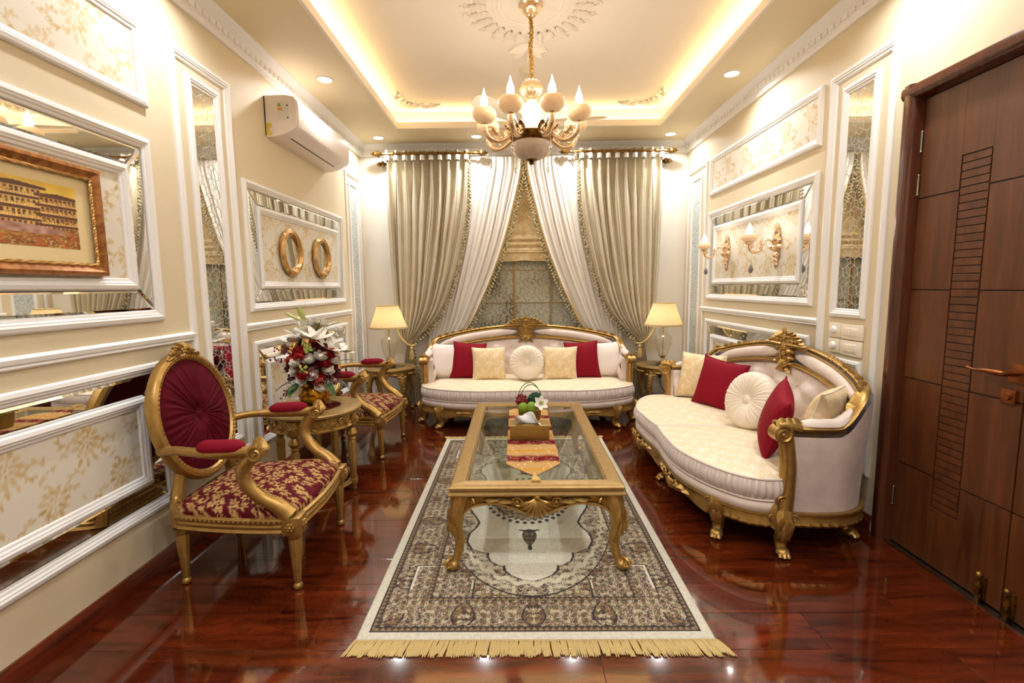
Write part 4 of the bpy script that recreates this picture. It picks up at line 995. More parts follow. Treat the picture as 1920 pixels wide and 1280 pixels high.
# ================================================================== coffee table
def make_coffee_table():
    cx, cy, hw, hl, H = .086, 2.865, .395, .785, .401
    t = thing('coffee_table', 'low gold coffee table with a clear glass top on the rug', 'table', (cx, cy, .0095))
    prof = [(.0, H - .050), (-.006, H - .046), (-.006, H - .040), (.006, H - .032), (.004, H - .024), (-.002, H - .018), (-.002, H - .010), (.006, H - .002), (.012, H), (.066, H), (.070, H - .006), (.076, H - .010), (.076, H - .05)]
    # four mitred boards
    c = [(-hw, -hl), (hw, -hl), (hw, hl), (-hw, hl)]
    for q in range(4):
        b = MB(); A = []
        for (i, z) in prof:
            r = [(-hw + i, -hl + i), (hw - i, -hl + i), (hw - i, hl - i), (-hw + i, hl - i)]
            A.append([r[q] + (z,), r[(q + 1) % 4] + (z,)])
        b.grid(np.array(A, float)); b.build('top_board', 'gold_sat', t, angle=30)
    MB().box(-hw + .068, hw - .068, -hl + .068, hl - .068, H - .016, H - .008).build('glass_top', 'tableglass', t, smooth=False)
    # aprons with scalloped edge
    def apron(p0, p1, Nn, shells):
        p0, p1, Nn = V3(*p0), V3(*p1), V3(*Nn); L = np.linalg.norm(p1 - p0); D = (p1 - p0) / L; n = 61
        b = MB(); R = []
        for s_ in np.linspace(0, 1, n):
            x = abs(s_ - .5) * 2
            zb = H - .050 - (.062 + .040 * np.exp(-((x) / .26) ** 2) - .016 * np.exp(-((x - .55) / .2) ** 2) + .06 * sstep(.72, 1, x) ** 1.5)
            p = p0 + D * L * s_
            R.append([p + Nn * o + V3(0, 0, z) for o, z in ((-.02, zb), (.004, zb), (.014, zb + .006), (.012, zb + .014), (.0, zb + .02), (.0, H - .048), (-.02, H - .048))])
        b.loft(R)
        for s_ in shells:
            O = p0 + D * L * s_ + Nn * .006 + V3(0, 0, H - .058)
            orn_shell(b, O, D, (0, 0, -1), Nn, .092, 9, 2.3)
            for sg in (1, -1):
                orn_scroll(b, O + D * sg * .088 + V3(0, 0, -.028), D * sg, (0, 0, 1), .028, 1.4, .28)
                orn_leaf(b, O + D * sg * .10 + V3(0, 0, -.02), D * sg, Nn, .10, .035, .15)
                orn_leaf(b, O + D * sg * (L * .5 - .13) + V3(0, 0, -.012), -D * sg, Nn, .09, .035, .15)
        return b.build('apron', 'gold', t)
    e = .022
    apron((-hw + e, -hl + e, 0), (hw - e, -hl + e, 0), (0, -1, 0), (.5,)); apron((hw - e, hl - e, 0), (-hw + e, hl - e, 0), (0, 1, 0), (.5,))
    apron((hw - e, -hl + e, 0), (hw - e, hl - e, 0), (1, 0, 0), (.5,)); apron((-hw + e, hl - e, 0), (-hw + e, -hl + e, 0), (-1, 0, 0), (.5,))
    for (sx, sy) in ((1, -1), (-1, -1), (1, 1), (-1, 1)):
        d = unit(V3(sx, sy, 0)); s_ = V3(-d[1], d[0], 0); b = MB()
        top = V3(sx * (hw - .055), sy * (hl - .055), H - .05); foot = V3(sx * (hw - .02), sy * (hl - .02), .03)
        pth = cabriole(b, top, foot, d, .046, .018, .024, 18)
        b.sphere(foot + d * .018 - V3(0, 0, .004), (.034, .034, .026), 10, 7); orn_scroll(b, foot + d * .03 + V3(0, 0, .006), d, (0, 0, 1), .026, 1.2, .35)
        for k in range(5): orn_leaf(b, foot + d * .02 + V3(0, 0, .012), d + s_ * (k - 2) * .4 - V3(0, 0, .35), V3(0, 0, 1) + d * .5, .045, .022, .1, 2)
        for k, (i, L, w) in enumerate(((0, .10, .026), (3, .10, .022), (6, .08, .018))):
            for sg in (-.7, 0, .7): orn_leaf(b, pth[i] + d * (.036 - .002 * i) + s_ * sg * .018, V3(0, 0, -1) + s_ * sg * .3, d + s_ * sg * .6, L, w, .0)
        for sg in (1, -1):
            orn_scroll(b, top + s_ * sg * .055 + V3(0, 0, -.03) + d * .0, s_ * sg, (0, 0, 1), .026, 1.3, .3)
            orn_beads(b, [pth[i] + s_ * sg * (.022 - .0006 * i) + d * (.022 - .0006 * i) for i in range(2, 13)], .006, .02)
        b.build('leg', 'gold', t)
    return H
TH = make_coffee_table()
GZ = .0095 + TH - .008
# runner
ru = thing('table_runner', 'beaded gold and burgundy table runner down the glass top', 'runner', (.08, 2.90, GZ))
def runner_cols(x, y):
    base = np.broadcast_to(C3(182, 146, 98), x.shape + (3,)); n = vnoise(x, y, 90, 2)
    c = mixc(base, np.broadcast_to(C3(190, 140, 70), x.shape + (3,)), n * .6)
    P_ = .27; yy = (y + .515) % P_
    wob = .006 * np.sin(x * 60)
    red = np.exp(-((yy - .055 + wob) / .046) ** 4)
    c = mixc(c, np.broadcast_to(C3(104, 4, 20), x.shape + (3,)), np.clip(red, 0, 1))
    ov_ = ((((x + .5) % .09) - .045) / .026) ** 2 + ((yy - .055) / .02) ** 2
    c = mixc(c, np.broadcast_to(C3(196, 130, 90), x.shape + (3,)), np.clip(1.2 - ov_, 0, 1) * .35 * (n > .35))
    gold = np.exp(-((yy - .175) / .02) ** 4); c = mixc(c, np.broadcast_to(C3(186, 134, 44), x.shape + (3,)), gold * .8)
    sp = (RNG.random(x.shape) > .985) * 1.0
    return mixc(c, np.broadcast_to(C3(250, 240, 220), x.shape + (3,)), sp)
nx, ny = 60, 300
q, s_ = np.meshgrid(np.linspace(-1, 1, nx), np.linspace(-1, 1, ny), indexing='ij')
hwid = .137; yl = .535
tip = .165
Yr = s_ * yl + np.sign(s_) * np.clip((np.abs(s_) - .92) / .08, 0, 1) * tip * (1 - np.abs(q))
Xr = q * hwid
zr = np.full_like(Xr, .004) + .001 * np.sin(Xr * 80) * np.sin(Yr * 40)
b = MB(); b.grid(np.stack([Xr, Yr, zr], -1), runner_cols(Xr, Yr).reshape(-1, 3)); b.grid(np.stack([Xr, Yr, np.full_like(Xr, .0008)], -1)[::-1], runner_cols(Xr, Yr)[::-1].reshape(-1, 3)); b.build('cloth', 'runner', ru, fix=False)
for sg in (1, -1):
    b = MB(); yt = sg * (yl + tip); b.sphere((0, yt + sg * .006, .012), (.011, .011, .010), 8, 6)
    for k in range(22):
        a = (k / 21 - .5) * 1.1; b.tube([(0, yt + sg * .012, .012), (.018 * sin(a), yt + sg * .04, .013 + .004 * (k % 3)), (.042 * sin(a) + .004, yt + sg * (.075 + .004 * (k % 2)), .007 + .004 * (k % 3))], .0028, 5)
    b.build('tassel', 'tassel', ru)
RZ = GZ + .0055
# tissue box
tb = thing('tissue_box', 'gold tissue box with a white tissue standing out of it', 'tissue box', (.072, 2.80, RZ))
b = MB(); b.box(-.115, .115, -.062, .062, 0, .086, .006); b.build('box_body', 'boxgold', tb)
MB().lathe([(.0001, .0862), (.052, .0862), (.056, .088), (.06, .0862)], 24, mod=None).move(lambda v: v * V3(1.2, .55, 1)).build('slot_rim', 'brass', tb)
n = 24; u, v = np.meshgrid(np.linspace(-1, 1, n), np.linspace(0, 1, n), indexing='ij')
xx = u * (.080 - .012 * v) - .02 * v * (u < 0) ; zz = .084 + v * (.066 - .030 * (u + .2) ** 2 * (u > -.2) - .02 * np.abs(u)) + .01 * np.sin(u * 6) * v
yv = -.010 + .030 * np.sin(u * 4 + v * 2) * v - .02 * v
MB().grid(np.stack([xx, yv, zz], -1)).grid(np.stack([xx * .9 + .015 * v, yv + .024 * v + .004, zz - .012 * v + .012 * np.sin(u * 5 + 2) * v], -1)).build('tissue', 'tissue', tb, angle=80)
# fruit and flower pot
fp = thing('fruit_pot', 'ribbed gold pot of limes, berries and a white flower', 'centrepiece', (.082, 3.08, RZ))
MB().lathe([(.0001, 0), (.056, 0), (.062, .01), (.070, .06), (.074, .10), (.070, .103), (.064, .095), (.0001, .09)], 72, mod=lambda a, z: 1 + .025 * np.cos(a * 24)).build('pot', 'boxgold', fp)
for (x, y, z, r) in ((-.042, -.052, .118, .034), (.012, -.058, .122, .035), (.0, .0, .112, .03)): MB().sphere((x, y, z), (r, r, r * 1.08), 18, 12).build('lime', 'lime', fp)
b = MB()
for k in range(34): a, e = RNG.uniform(0, 6.28), RNG.uniform(-.3, 1.4); b.sphere(V3(-.05, .0, .15) + .038 * V3(cos(a) * cos(e), sin(a) * cos(e), sin(e)), .011, 6, 5)
b.sphere((-.05, 0, .15), .036, 12, 8); b.build('red_berry_cluster', 'redberry', fp)
b = MB(); b.sphere((.04, .02, .158), (.052, .048, .046), 18, 12); b.build('moss_ball', 'moss', fp)
def petals(mb, O, N, k, L, w, cup, up0=.2, off=0.0, seg=6):
    O, N = V3(*O), unit(N); U = unit(np.cross(N, (.3, .9, .2))); Vv = np.cross(N, U)
    for i in range(k):
        a = 2 * pi * i / k + off; d = U * cos(a) + Vv * sin(a); sd = np.cross(N, d); A = np.zeros((seg, 5, 3))
        for p in range(seg):
            s_ = p / (seg - 1); wd = w * sin(pi * min(.97, s_ * .9 + .08)) ** .8
            for q_ in range(5):
                x = q_ / 4 * 2 - 1; A[p, q_] = O + d * L * s_ * cos(cup * s_) + N * (L * (up0 * s_ + sin(cup) * s_ * s_ * .7) - .12 * w * (1 - x * x)) + sd * wd * x
        mb.grid(A)
b = MB(); O = V3(.068, -.062, .150); Nn = unit((.25, -.9, .5)); petals(b, O, Nn, 6, .052, .017, .25); fl_ = b.build('white_flower', 'rosewhite', fp, angle=80, fix=False)
b = MB()
for k in range(9): a = k * 2.4; b.sphere(O + Nn * .012 + V3(cos(a), .2, sin(a)) * .003 * sqrt(k) * 1.6, .005, 6, 4)
b.build('stamen', 'chartreuse', fl_)
b = MB()
for (dx, dy, hh, w) in ((0, .03, .17, .085), (.01, .035, .155, .078), (-.01, .0, .08, .05)): b.tube([(dx + w * cos(a), dy + .01 * cos(a * 2), .10 + hh * sin(a)) for a in np.linspace(0, pi, 26)], .0028, 6)
b.build('grass_loop', 'stem', fp)

# ================================================================== rug
def rug_cols(x, y, w, l):
    """x, y centred; persian layout: cream selvedge, guard stripes, main border, ground, cream lobed field, medallion"""
    cream, brown, dark, rose, tan, olive = C3(218, 206, 178), C3(122, 92, 64), C3(44, 34, 38), C3(112, 70, 70), C3(156, 130, 92), C3(118, 104, 66)
    f = lambda c: np.broadcast_to(c, x.shape + (3,))
    S1 = RUGS; X_, Y_ = np.abs(x), np.abs(y)
    m1 = pat_eval(X_, Y_, S1, .11, .11); m2 = pat_eval(X_ + .043, Y_ + .061, S1, .11, .11); m3 = pat_eval(Y_ + .02, X_ + .017, S1, .11, .11)
    n = vnoise(X_ + 2, Y_ + 4, 60, 21); n2 = vnoise(X_ + 7, Y_ + 1, 22, 22)
    def floral(ground, a, b_, c_): return mixc(mixc(mixc(f(ground), f(c_), np.clip(m3 * (n2 < .5), 0, 1)), f(a), m1), f(b_), np.clip(m2 * (n2 > .38), 0, 1))
    dxe, dye = w / 2 - X_, l / 2 - Y_; d = np.minimum(dxe, dye)
    light = floral(C3(196, 180, 148), dark, brown, rose); mid = floral(tan, dark, cream, rose); deep = floral(brown, dark, tan, cream)
    c = np.where((d < .245)[..., None], light, mid)
    # shield palmettes in the border
    along = np.where(dxe < dye, y, x); pal = ((along + .14) % .28 - .14); v = (d - .07) / .16
    wv = .050 * np.sqrt(np.clip(np.sin(pi * np.clip(v * 1.15, 0, 1)), 0, 1)) * (1.1 - .5 * v)
    c = np.where(((np.abs(pal) < wv) & (v > 0) & (v < .88))[..., None], deep, c)
    c = np.where(((np.abs(np.abs(pal) - wv) < .0035) & (v > 0) & (v < .88))[..., None], f(dark), c)
    c = np.where(((np.abs(np.abs(pal) - .075 - .012 * np.sin(v * 9)) < .003) & (v > .05) & (v < .95))[..., None], f(olive), c)
    # corner cartouches
    k = np.maximum(np.abs(X_ - (w / 2 - .275)) / .135, np.abs(Y_ - (l / 2 - .36)) / .115); cut = (X_ / 1.0 + Y_ > (w / 2 - .275 + l / 2 - .36 - .13))
    c = np.where(((k < 1) & cut)[..., None], light, c); c = np.where(((k > .93) & (k < 1.0) & cut & (Y_ < l / 2 - .30))[..., None], f(C3(232, 224, 204)), c); c = np.where(((k > 1.0) & (k < 1.04) & cut)[..., None], f(dark), c)
    # oval garland round the field
    ro_ = np.sqrt((x / .475) ** 2 + (y / .945) ** 2)
    c = np.where((ro_ < 1)[..., None], floral(C3(196, 180, 150), dark, cream, rose), c); c = np.where((np.abs(ro_ - .995) < .005)[..., None], f(dark), c)
    c = np.where((np.abs(ro_ - .90 - .012 * np.sin(np.arctan2(y, x) * 60)) < .016)[..., None], f(cream), c)
    # cream lobed field: stepped outline given as half width against distance from the centre
    YY = np.array([0, .12, .22, .30, .36, .42, .50, .57, .60, .605, .64, .68, .71, .715, .75, .79, .82, .835])
    XX = np.array([.36, .345, .30, .27, .285, .315, .318, .29, .24, .205, .205, .19, .155, .125, .122, .095, .05, 0])
    hwf = np.interp(Y_, YY, XX); fd = X_ - hwf
    c = np.where((fd < 0)[..., None], f(C3(226, 216, 196)), c); c = np.where(((np.abs(fd) < .0055) & (Y_ < .835))[..., None], f(dark), c)
    # centre medallion with a fringe of buds
    rm = np.sqrt((x / .235) ** 2 + (y / .30) ** 2); an = np.arctan2(y / .30, x / .235)
    c = np.where((rm < .93 + .03 * np.cos(36 * an))[..., None], deep, c); c = np.where((np.abs(rm - .80) < .02)[..., None], f(tan), c); c = np.where((np.abs(rm - .55) < .03)[..., None], f(cream), c)
    bud = ((rm - 1.02) / .055) ** 2 + (((an * 36 / (2 * pi)) % 1 - .5) / .30) ** 2
    c = np.where((bud < 1)[..., None], f(C3(74, 60, 60)), c)
    # pendants
    py = Y_ - .46; wv = .036 * np.sqrt(np.clip(np.cos(py / .085 * pi / 2), 0, 1)) * (1 - py * 4)
    c = np.where(((X_ < wv) & (np.abs(py) < .085))[..., None], mixc(f(dark), f(tan), np.clip(m2 + n * .4, 0, 1) * .7), c)
    pd2 = (X_ / .058) ** 2 + ((py + .06 + .3 * X_) / .010) ** 2; c = np.where((pd2 < 1)[..., None], f(dark), c); c = np.where((((X_ / .011) ** 2 + ((py - .10) / .024) ** 2) < 1)[..., None], f(dark), c)
    # guard stripes and selvedge
    zz_ = (along % .024) / .024
    for (q0, q1, cc) in ((.040, .046, dark), (.046, .064, None), (.064, .068, dark), (.222, .226, dark), (.226, .240, None), (.240, .244, dark)):
        msk = (d >= q0) & (d < q1)
        c = np.where(msk[..., None], f(cc) if cc is not None else mixc(f(tan), f(dark), (np.abs(zz_ - .5) * 2 * (q1 - q0) < (d - q0)).astype(float) * .85), c)
    c = np.where((d < .040)[..., None], f(C3(224, 216, 196)), c)
    return c * (0.66 + .2 * vnoise(x + 3, y + 3, 160, 30))[..., None]
def rug_shapes():
    r = random.Random(11); S = []
    for k in range(9):
        cx, cy = (k % 3 + .5) * .11 / 3 + r.uniform(-.006, .006), (k // 3 + .5) * .11 / 3 + r.uniform(-.006, .006); a0 = r.uniform(0, 6.28); sg = r.choice((1, -1))
        for i in range(5): a = a0 + 2 * pi * i / 5; S.append((cx + .0060 * cos(a), cy + .0060 * sin(a), .0046, .0032, a))
        for i in range(6): a = a0 + sg * i * .5; q = .017 * (1 - i * .06); S.append((cx + q * cos(a), cy + q * sin(a), .0052, .0022, a + pi / 2))
    return S
RUGS = rug_shapes()
RW_, RL_ = 1.33, 2.375
rg_ = thing('persian_rug', 'cream and brown persian rug with fringed ends under the coffee table', 'rug', (.058, 2.83, .0))
nx, ny = 380, 640
x, y = np.meshgrid(np.linspace(-RW_ / 2, RW_ / 2, nx), np.linspace(-RL_ / 2, RL_ / 2, ny), indexing='ij')
ed = np.minimum(RW_ / 2 - np.abs(x), RL_ / 2 - np.abs(y)); z = .0035 + .0065 * sstep(0, .006, ed)
b = MB(); b.grid(np.stack([x, y, z], -1), rug_cols(x, y, RW_, RL_).reshape(-1, 3)); b.build('pile', 'rug', rg_, fix=False, angle=80)
for sg in (1, -1):
    b = MB(); k = 0
    for xq in np.linspace(-RW_ / 2, RW_ / 2, 270):
        L = .075 + RNG.uniform(-.012, .01); sp = xq / RW_ * .05 + RNG.uniform(-.012, .012); y0 = sg * (RL_ / 2 - .004)
        b.tube([(xq, y0, .006), (xq + .2 * sp, y0 + sg * .018, .009)], [.0018, .003], 5, cap=False)
        for s2 in (-1, 1): b.tube([(xq + .2 * sp, y0 + sg * .018, .009), (xq + .6 * sp + s2 * .003, y0 + sg * L * .6, .006), (xq + sp + s2 * .004, y0 + sg * L, .003)], [.0034, .0034, .0024], 5, cap=False)
    stuff(b.build('fringe', 'fringe', rg_, fix=False))

# ================================================================== round flower table
ft = thing('round_side_table', 'round carved gold side table between the two armchairs', 'table', (-1.31, 3.04, 0), 0)
R = .285; H = .55
MB().lathe([(.16, H - .012), (.165, H - .001), (R - .01, H), (R + .006, H - .004), (R + .010, H - .012), (R + .004, H - .018), (R + .004, H - .024), (R - .012, H - .03), (.16, H - .03)], 64, cap=False).build('table_top', 'gold_sat', ft, angle=30)
MB().lathe([(.0001, H - .004), (.168, H - .004), (.168, H - .012), (.0001, H - .012)], 48, cap=False).build('glass_inset', 'brownglass', ft)
b = MB(); b.lathe([(R - .03, H - .03), (R - .018, H - .034), (R - .02, H - .04), (R - .02, H - .10), (R - .014, H - .106), (R - .014, H - .114), (R - .03, H - .118)], 64, cap=False)
for k in range(32):
    a = 2 * pi * k / 32; N = V3(cos(a), sin(a), 0); U = V3(-sin(a), cos(a), 0)
    orn_scroll(b, N * (R - .014) + V3(0, 0, H - .070 + (.008 if k % 2 else -.008)), U, (0, 0, 1 if k % 2 else -1), .021, 1.3, .22, n=18)
b.build('carved_apron', 'gold', ft)
for k in range(4):
    a = rad(-6 + 90 * k); x, y = .245 * cos(a), .245 * sin(a); N = V3(cos(a), sin(a), 0)
    b = MB(); b.box(x - .03, x + .03, y - .03, y + .03, H - .125, H - .035, .006); orn_flower(b, V3(x, y, H - .078) + N * .034, (-sin(a), cos(a), 0), (0, 0, 1), N, .022)
    b.lathe([(.018, H - .125), (.024, H - .13), (.018, H - .138), (.030, H - .16), (.034, H - .175), (.026, H - .19), (.018, H - .20), (.024, H - .206), (.024, H - .214), (.018, H - .22), (.026, H - .24), (.020, .10), (.016, .06)], 20, (x, y, 0), mod=lambda q, z: 1 + (.06 * np.cos(q * 10) if z < H - .22 or H - .19 < z < H - .14 else 0))
    b.box(x - .022, x + .022, y - .022, y + .022, .035, .075, .005); b.lathe([(.010, 0), (.015, .006), (.016, .03), (.018, .036)], 14, (x, y, 0)); b.build('leg', 'gold', ft)
b = MB(); a = np.linspace(0, 2 * pi, 64, endpoint=False)
b.grid(np.array([[(r * cos(q), r * sin(q), z) for (r, z) in ((.205, .045), (.24, .045), (.245, .052), (.24, .062), (.205, .062))] for q in a]), closed_u=True, closed_v=True); b.build('stretcher', 'gold_sat', ft)

# ================================================================== bouquet
fa = thing('flower_arrangement', 'bouquet of red roses and white lilies in a gold crackle bowl', 'bouquet', (-1.30, 3.045, H))
MB().lathe([(.0001, .0), (.05, .0), (.056, .006), (.09, .035), (.10, .075), (.088, .12), (.082, .128), (.078, .12), (.085, .07), (.0001, .05)], 40).build('bowl', 'goldglass', fa)
C0 = V3(0, 0, .24)
def rose_mesh(m, r):
    b = MB(); b.sphere((0, 0, -r * .1), (r * .42, r * .42, r * .45), 12, 8)
    for lay, (k, L, w, cup, up0) in enumerate(((3, r * .50, r * .40, .5, 1.5), (4, r * .70, r * .48, .6, 1.0), (5, r * .92, r * .55, .6, .6), (6, r * 1.1, r * .58, .5, .25))): petals(b, (0, 0, -r * .35), (0, 0, 1), k, L, w, cup, up0, lay * .6, 6)
    o = b.build('rose', m, fa, angle=80, fix=False); return o
def lily_mesh():
    b = MB(); petals(b, (0, 0, 0), (0, 0, 1), 6, .105, .026, .1, .45, 0, 8)
    for k in range(5): a = 2 * pi * k / 5; b.tube([(0, 0, 0), (.012 * cos(a), .012 * sin(a), .035), (.02 * cos(a), .02 * sin(a), .05)], .0016, 5)
    return b.build('lily', 'rosewhite', fa, angle=80, fix=False)
def aim(o, p, d):
    o.location = p; o.rotation_euler = Vector(d).to_track_quat('Z', 'Y').to_euler()
protos = {}
def put(kind, p, r=None):
    p = V3(*p); d = unit(p - V3(0, 0, .16))
    if kind not in protos:
        protos[kind] = o = {'rr': lambda: rose_mesh('rosered', .056), 'rc': lambda: rose_mesh('rosered2', .052), 'rw': lambda: rose_mesh('rosewhite', .047), 'ly': lily_mesh}[kind]()
    else: o = obj('lily' if kind == 'ly' else 'rose', protos[kind].data, fa)
    aim(o, p, d); return o
# as seen from the viewer: x to the right, -y towards the viewer
for k, p in [('rr', (-.10, -.06, .205)), ('rr', (.09, -.05, .33)), ('rc', (.07, -.10, .19)), ('rc', (-.06, -.06, .36)), ('rr', (-.02, -.11, .275)), ('rc', (.035, -.02, .39)), ('rr', (.12, .0, .24)), ('rc', (.10, .04, .36)), ('rr', (-.09, .05, .28)), ('rc', (-.10, -.02, .32)), ('rr', (.02, .10, .28)), ('rr', (.05, -.085, .265)),
             ('rw', (.02, -.11, .315)), ('rw', (.115, -.07, .245)), ('rw', (-.02, -.125, .20)), ('rw', (.035, -.12, .225)), ('rw', (.14, -.03, .30)), ('rw', (-.05, .09, .33)), ('rw', (.08, .09, .30)), ('rw', (-.12, .0, .22)),
             ('ly', (.0, -.06, .44)), ('ly', (-.06, .0, .46)), ('ly', (.115, -.04, .37)), ('ly', (-.03, .03, .50)), ('ly', (.14, .05, .35)), ('ly', (.05, .05, .50)), ('rw', (-.07, -.105, .245)), ('rr', (-.115, -.055, .265)), ('rc', (.10, -.075, .29)), ('rw', (.08, -.10, .155)), ('rr', (.13, -.06, .19)), ('rc', (-.03, -.105, .335)), ('rw', (-.09, -.085, .165)), ('ly', (.06, -.07, .435)), ('rr', (.075, -.06, .375)), ('rw', (-.055, -.12, .30)), ('rw', (.09, -.10, .335)), ('rc', (-.095, -.08, .31)), ('rw', (.13, -.075, .16)), ('rc', (.125, -.055, .345)), ('ly', (-.085, -.05, .42)), ('rc', (.0, -.135, .235))]: put(k, p)
b = MB(); b.tube([(0, 0, .40), (-.01, -.01, .48), (-.03, -.01, .53)], .006, 6); petals(b, (-.03, -.01, .53), (-.5, -.2, .9), 5, .075, .012, .0, 1.6, 0, 6); bud = b.build('lily_bud', 'chartreuse', fa, angle=80, fix=False)
def leaf_blade(p, d, L, w, m='leaf', bend=-.5):
    b = MB(); p, d = V3(*p), unit(d); s_ = unit(np.cross(d, (0, 0, 1))); A = np.zeros((9, 3, 3))
    for i in range(9):
        t_ = i / 8
        for j in range(3): A[i, j] = p + d * L * t_ + V3(0, 0, bend * L * t_ * t_) + s_ * (j - 1) * w * sin(pi * min(.98, t_ * .95 + .04)) ** .9 + V3(0, 0, .2 * w * abs(j - 1))
    b.grid(A); b.build('leaf', m, fa, angle=80, fix=False)
for (p, d, L, w, m, bd) in [((-.08, -.04, .17), (-1, -.5, .1), .14, .024, 'leaf_dk', -.5), ((-.04, -.10, .16), (-.5, -1, .1), .12, .03, 'leaf_dk', -.6), ((.09, -.08, .17), (.9, -.7, .1), .13, .024, 'leaf', -.8), ((.11, -.02, .17), (1, -.1, .2), .13, .022, 'leaf_dk', -.7), ((-.02, 0, .44), (-.15, -.05, 1), .16, .018, 'leaf', -.05), ((.015, .0, .44), (.4, -.05, 1), .15, .018, 'leaf', -.15), ((-.10, .0, .25), (-1, .1, .35), .12, .018, 'leaf', -.3), ((.12, .05, .27), (1, .2, .4), .13, .016, 'leaf', -.3), ((-.01, -.13, .25), (-.4, -1, .2), .08, .014, 'leaf_dk', -.4), ((.06, .1, .2), (.4, 1, .1), .12, .026, 'leaf_dk', -.6), ((.0, .11, .2), (-.5, 1, .1), .12, .026, 'leaf_dk', -.6), ((-.05, -.12, .165), (-.2, -1, -.2), .10, .03, 'leaf', -.5)]: leaf_blade(p, d, L, w, m, bd)
for k, (p, d, L) in enumerate([((-.09, -.03, .33), (-1, -.2, .35), .14), ((-.10, -.03, .30), (-1, -.4, .12), .15), ((-.07, -.06, .15), (-.8, -.8, -.6), .13), ((-.09, .0, .36), (-1, .2, .2), .12), ((.13, -.05, .33), (1, -.2, .3), .09), ((.10, .0, .41), (.8, -.2, .7), .14)]):
    b = MB(); p, d = V3(*p), unit(d); b.tube([p, p + d * L * .5 + V3(0, 0, .01), p + d * L], .0016, 5)
    for i in range(11): b.sphere(p + d * L * (.3 + .07 * i) + RNG.uniform(-.016, .016, 3), .0065, 6, 4)
    b.build('berry_spray', 'redberry' if k < 4 else 'rosewhite', fa)
b = MB()
for i in range(26): b.sphere(V3(.02, -.105, .39) + RNG.uniform(-.028, .028, 3), .009, 6, 4)
b.build('green_bloom', 'chartreuse', fa)
b = MB()
for i in range(18): b.sphere(V3(.0, -.14, .262) + RNG.uniform(-.022, .022, 3), .009, 6, 4)
b.build('green_bloom', 'chartreuse', fa)
b = MB(); b.sphere((0, 0, .26), (.10, .09, .13), 14, 10); b.build('foliage_core', 'leaf_dk', fa)

# ================================================================== lamp tables and lamps
def lamp_table(label, loc):
    t = thing('lamp_table', label, 'table', loc, 0, 'round carved lamp tables in the corners'); R, H = .255, .49
    MB().lathe([(.15, H - .010), (.155, H - .001), (R - .01, H), (R + .004, H - .005), (R + .006, H - .014), (R - .004, H - .022), (R - .012, H - .028), (.15, H - .028)], 56, cap=False).build('table_top', 'gold_sat', t, angle=30)
    MB().lathe([(.0001, H - .004), (.158, H - .004), (.158, H - .012), (.0001, H - .012)], 40, cap=False).build('glass_inset', 'tableglass', t)
    b = MB(); n = 96; rg = []
    for i in range(n):
        a = 2 * pi * i / n; zb = H - .075 - .022 * cos(a * 4 + pi) ; r = R - .02
        rg.append([(r0 * cos(a), r0 * sin(a), z) for r0, z in ((r - .02, zb), (r + .004, zb), (r + .010, zb + .008), (r, zb + .018), (r, H - .028), (r - .02, H - .028))])
    b.grid(np.array(rg), closed_u=True, closed_v=True)
    for k in range(4):
        a = rad(90 * k); N = V3(cos(a), sin(a), 0); U = V3(-sin(a), cos(a), 0)
        orn_shell(b, N * (R - .014) + V3(0, 0, H - .036), U, (0, 0, -1), N, .062, 7, 2.2)
        for sg in (1, -1): orn_leaf(b, N * (R - .02) + U * sg * .05 + V3(0, 0, H - .055), U * sg - N * .3, N, .09, .04, .2)
    b.build('carved_apron', 'gold', t)
    for k in range(4):
        a = rad(45 + 90 * k); d = V3(cos(a), sin(a), 0); b = MB()
        p = cabriole(b, d * .195 + V3(0, 0, H - .03), d * .235 + V3(0, 0, .02), d, .036, .015, .030)
        b.sphere(d * .25 + V3(0, 0, .018), (.024, .024, .018)); orn_scroll(b, d * .262 + V3(0, 0, .022), d, (0, 0, 1), .018, 1.2, .35)
        for i in range(10): b.sphere(p[1 + i] + d * (.030 - .0016 * i), .0135 - .0006 * i, 7, 5)
        for z in (0, 2): orn_leaf(b, p[z] + d * .02, (0, 0, -1), d, .09, .045, .2)
        b.build('leg', 'gold', t)
    return H
LH = lamp_table('round carved gold lamp table by the armchairs', (-1.315, 4.94, 0)); lamp_table('round carved gold lamp table by the settee', (1.50, 4.94, 0))
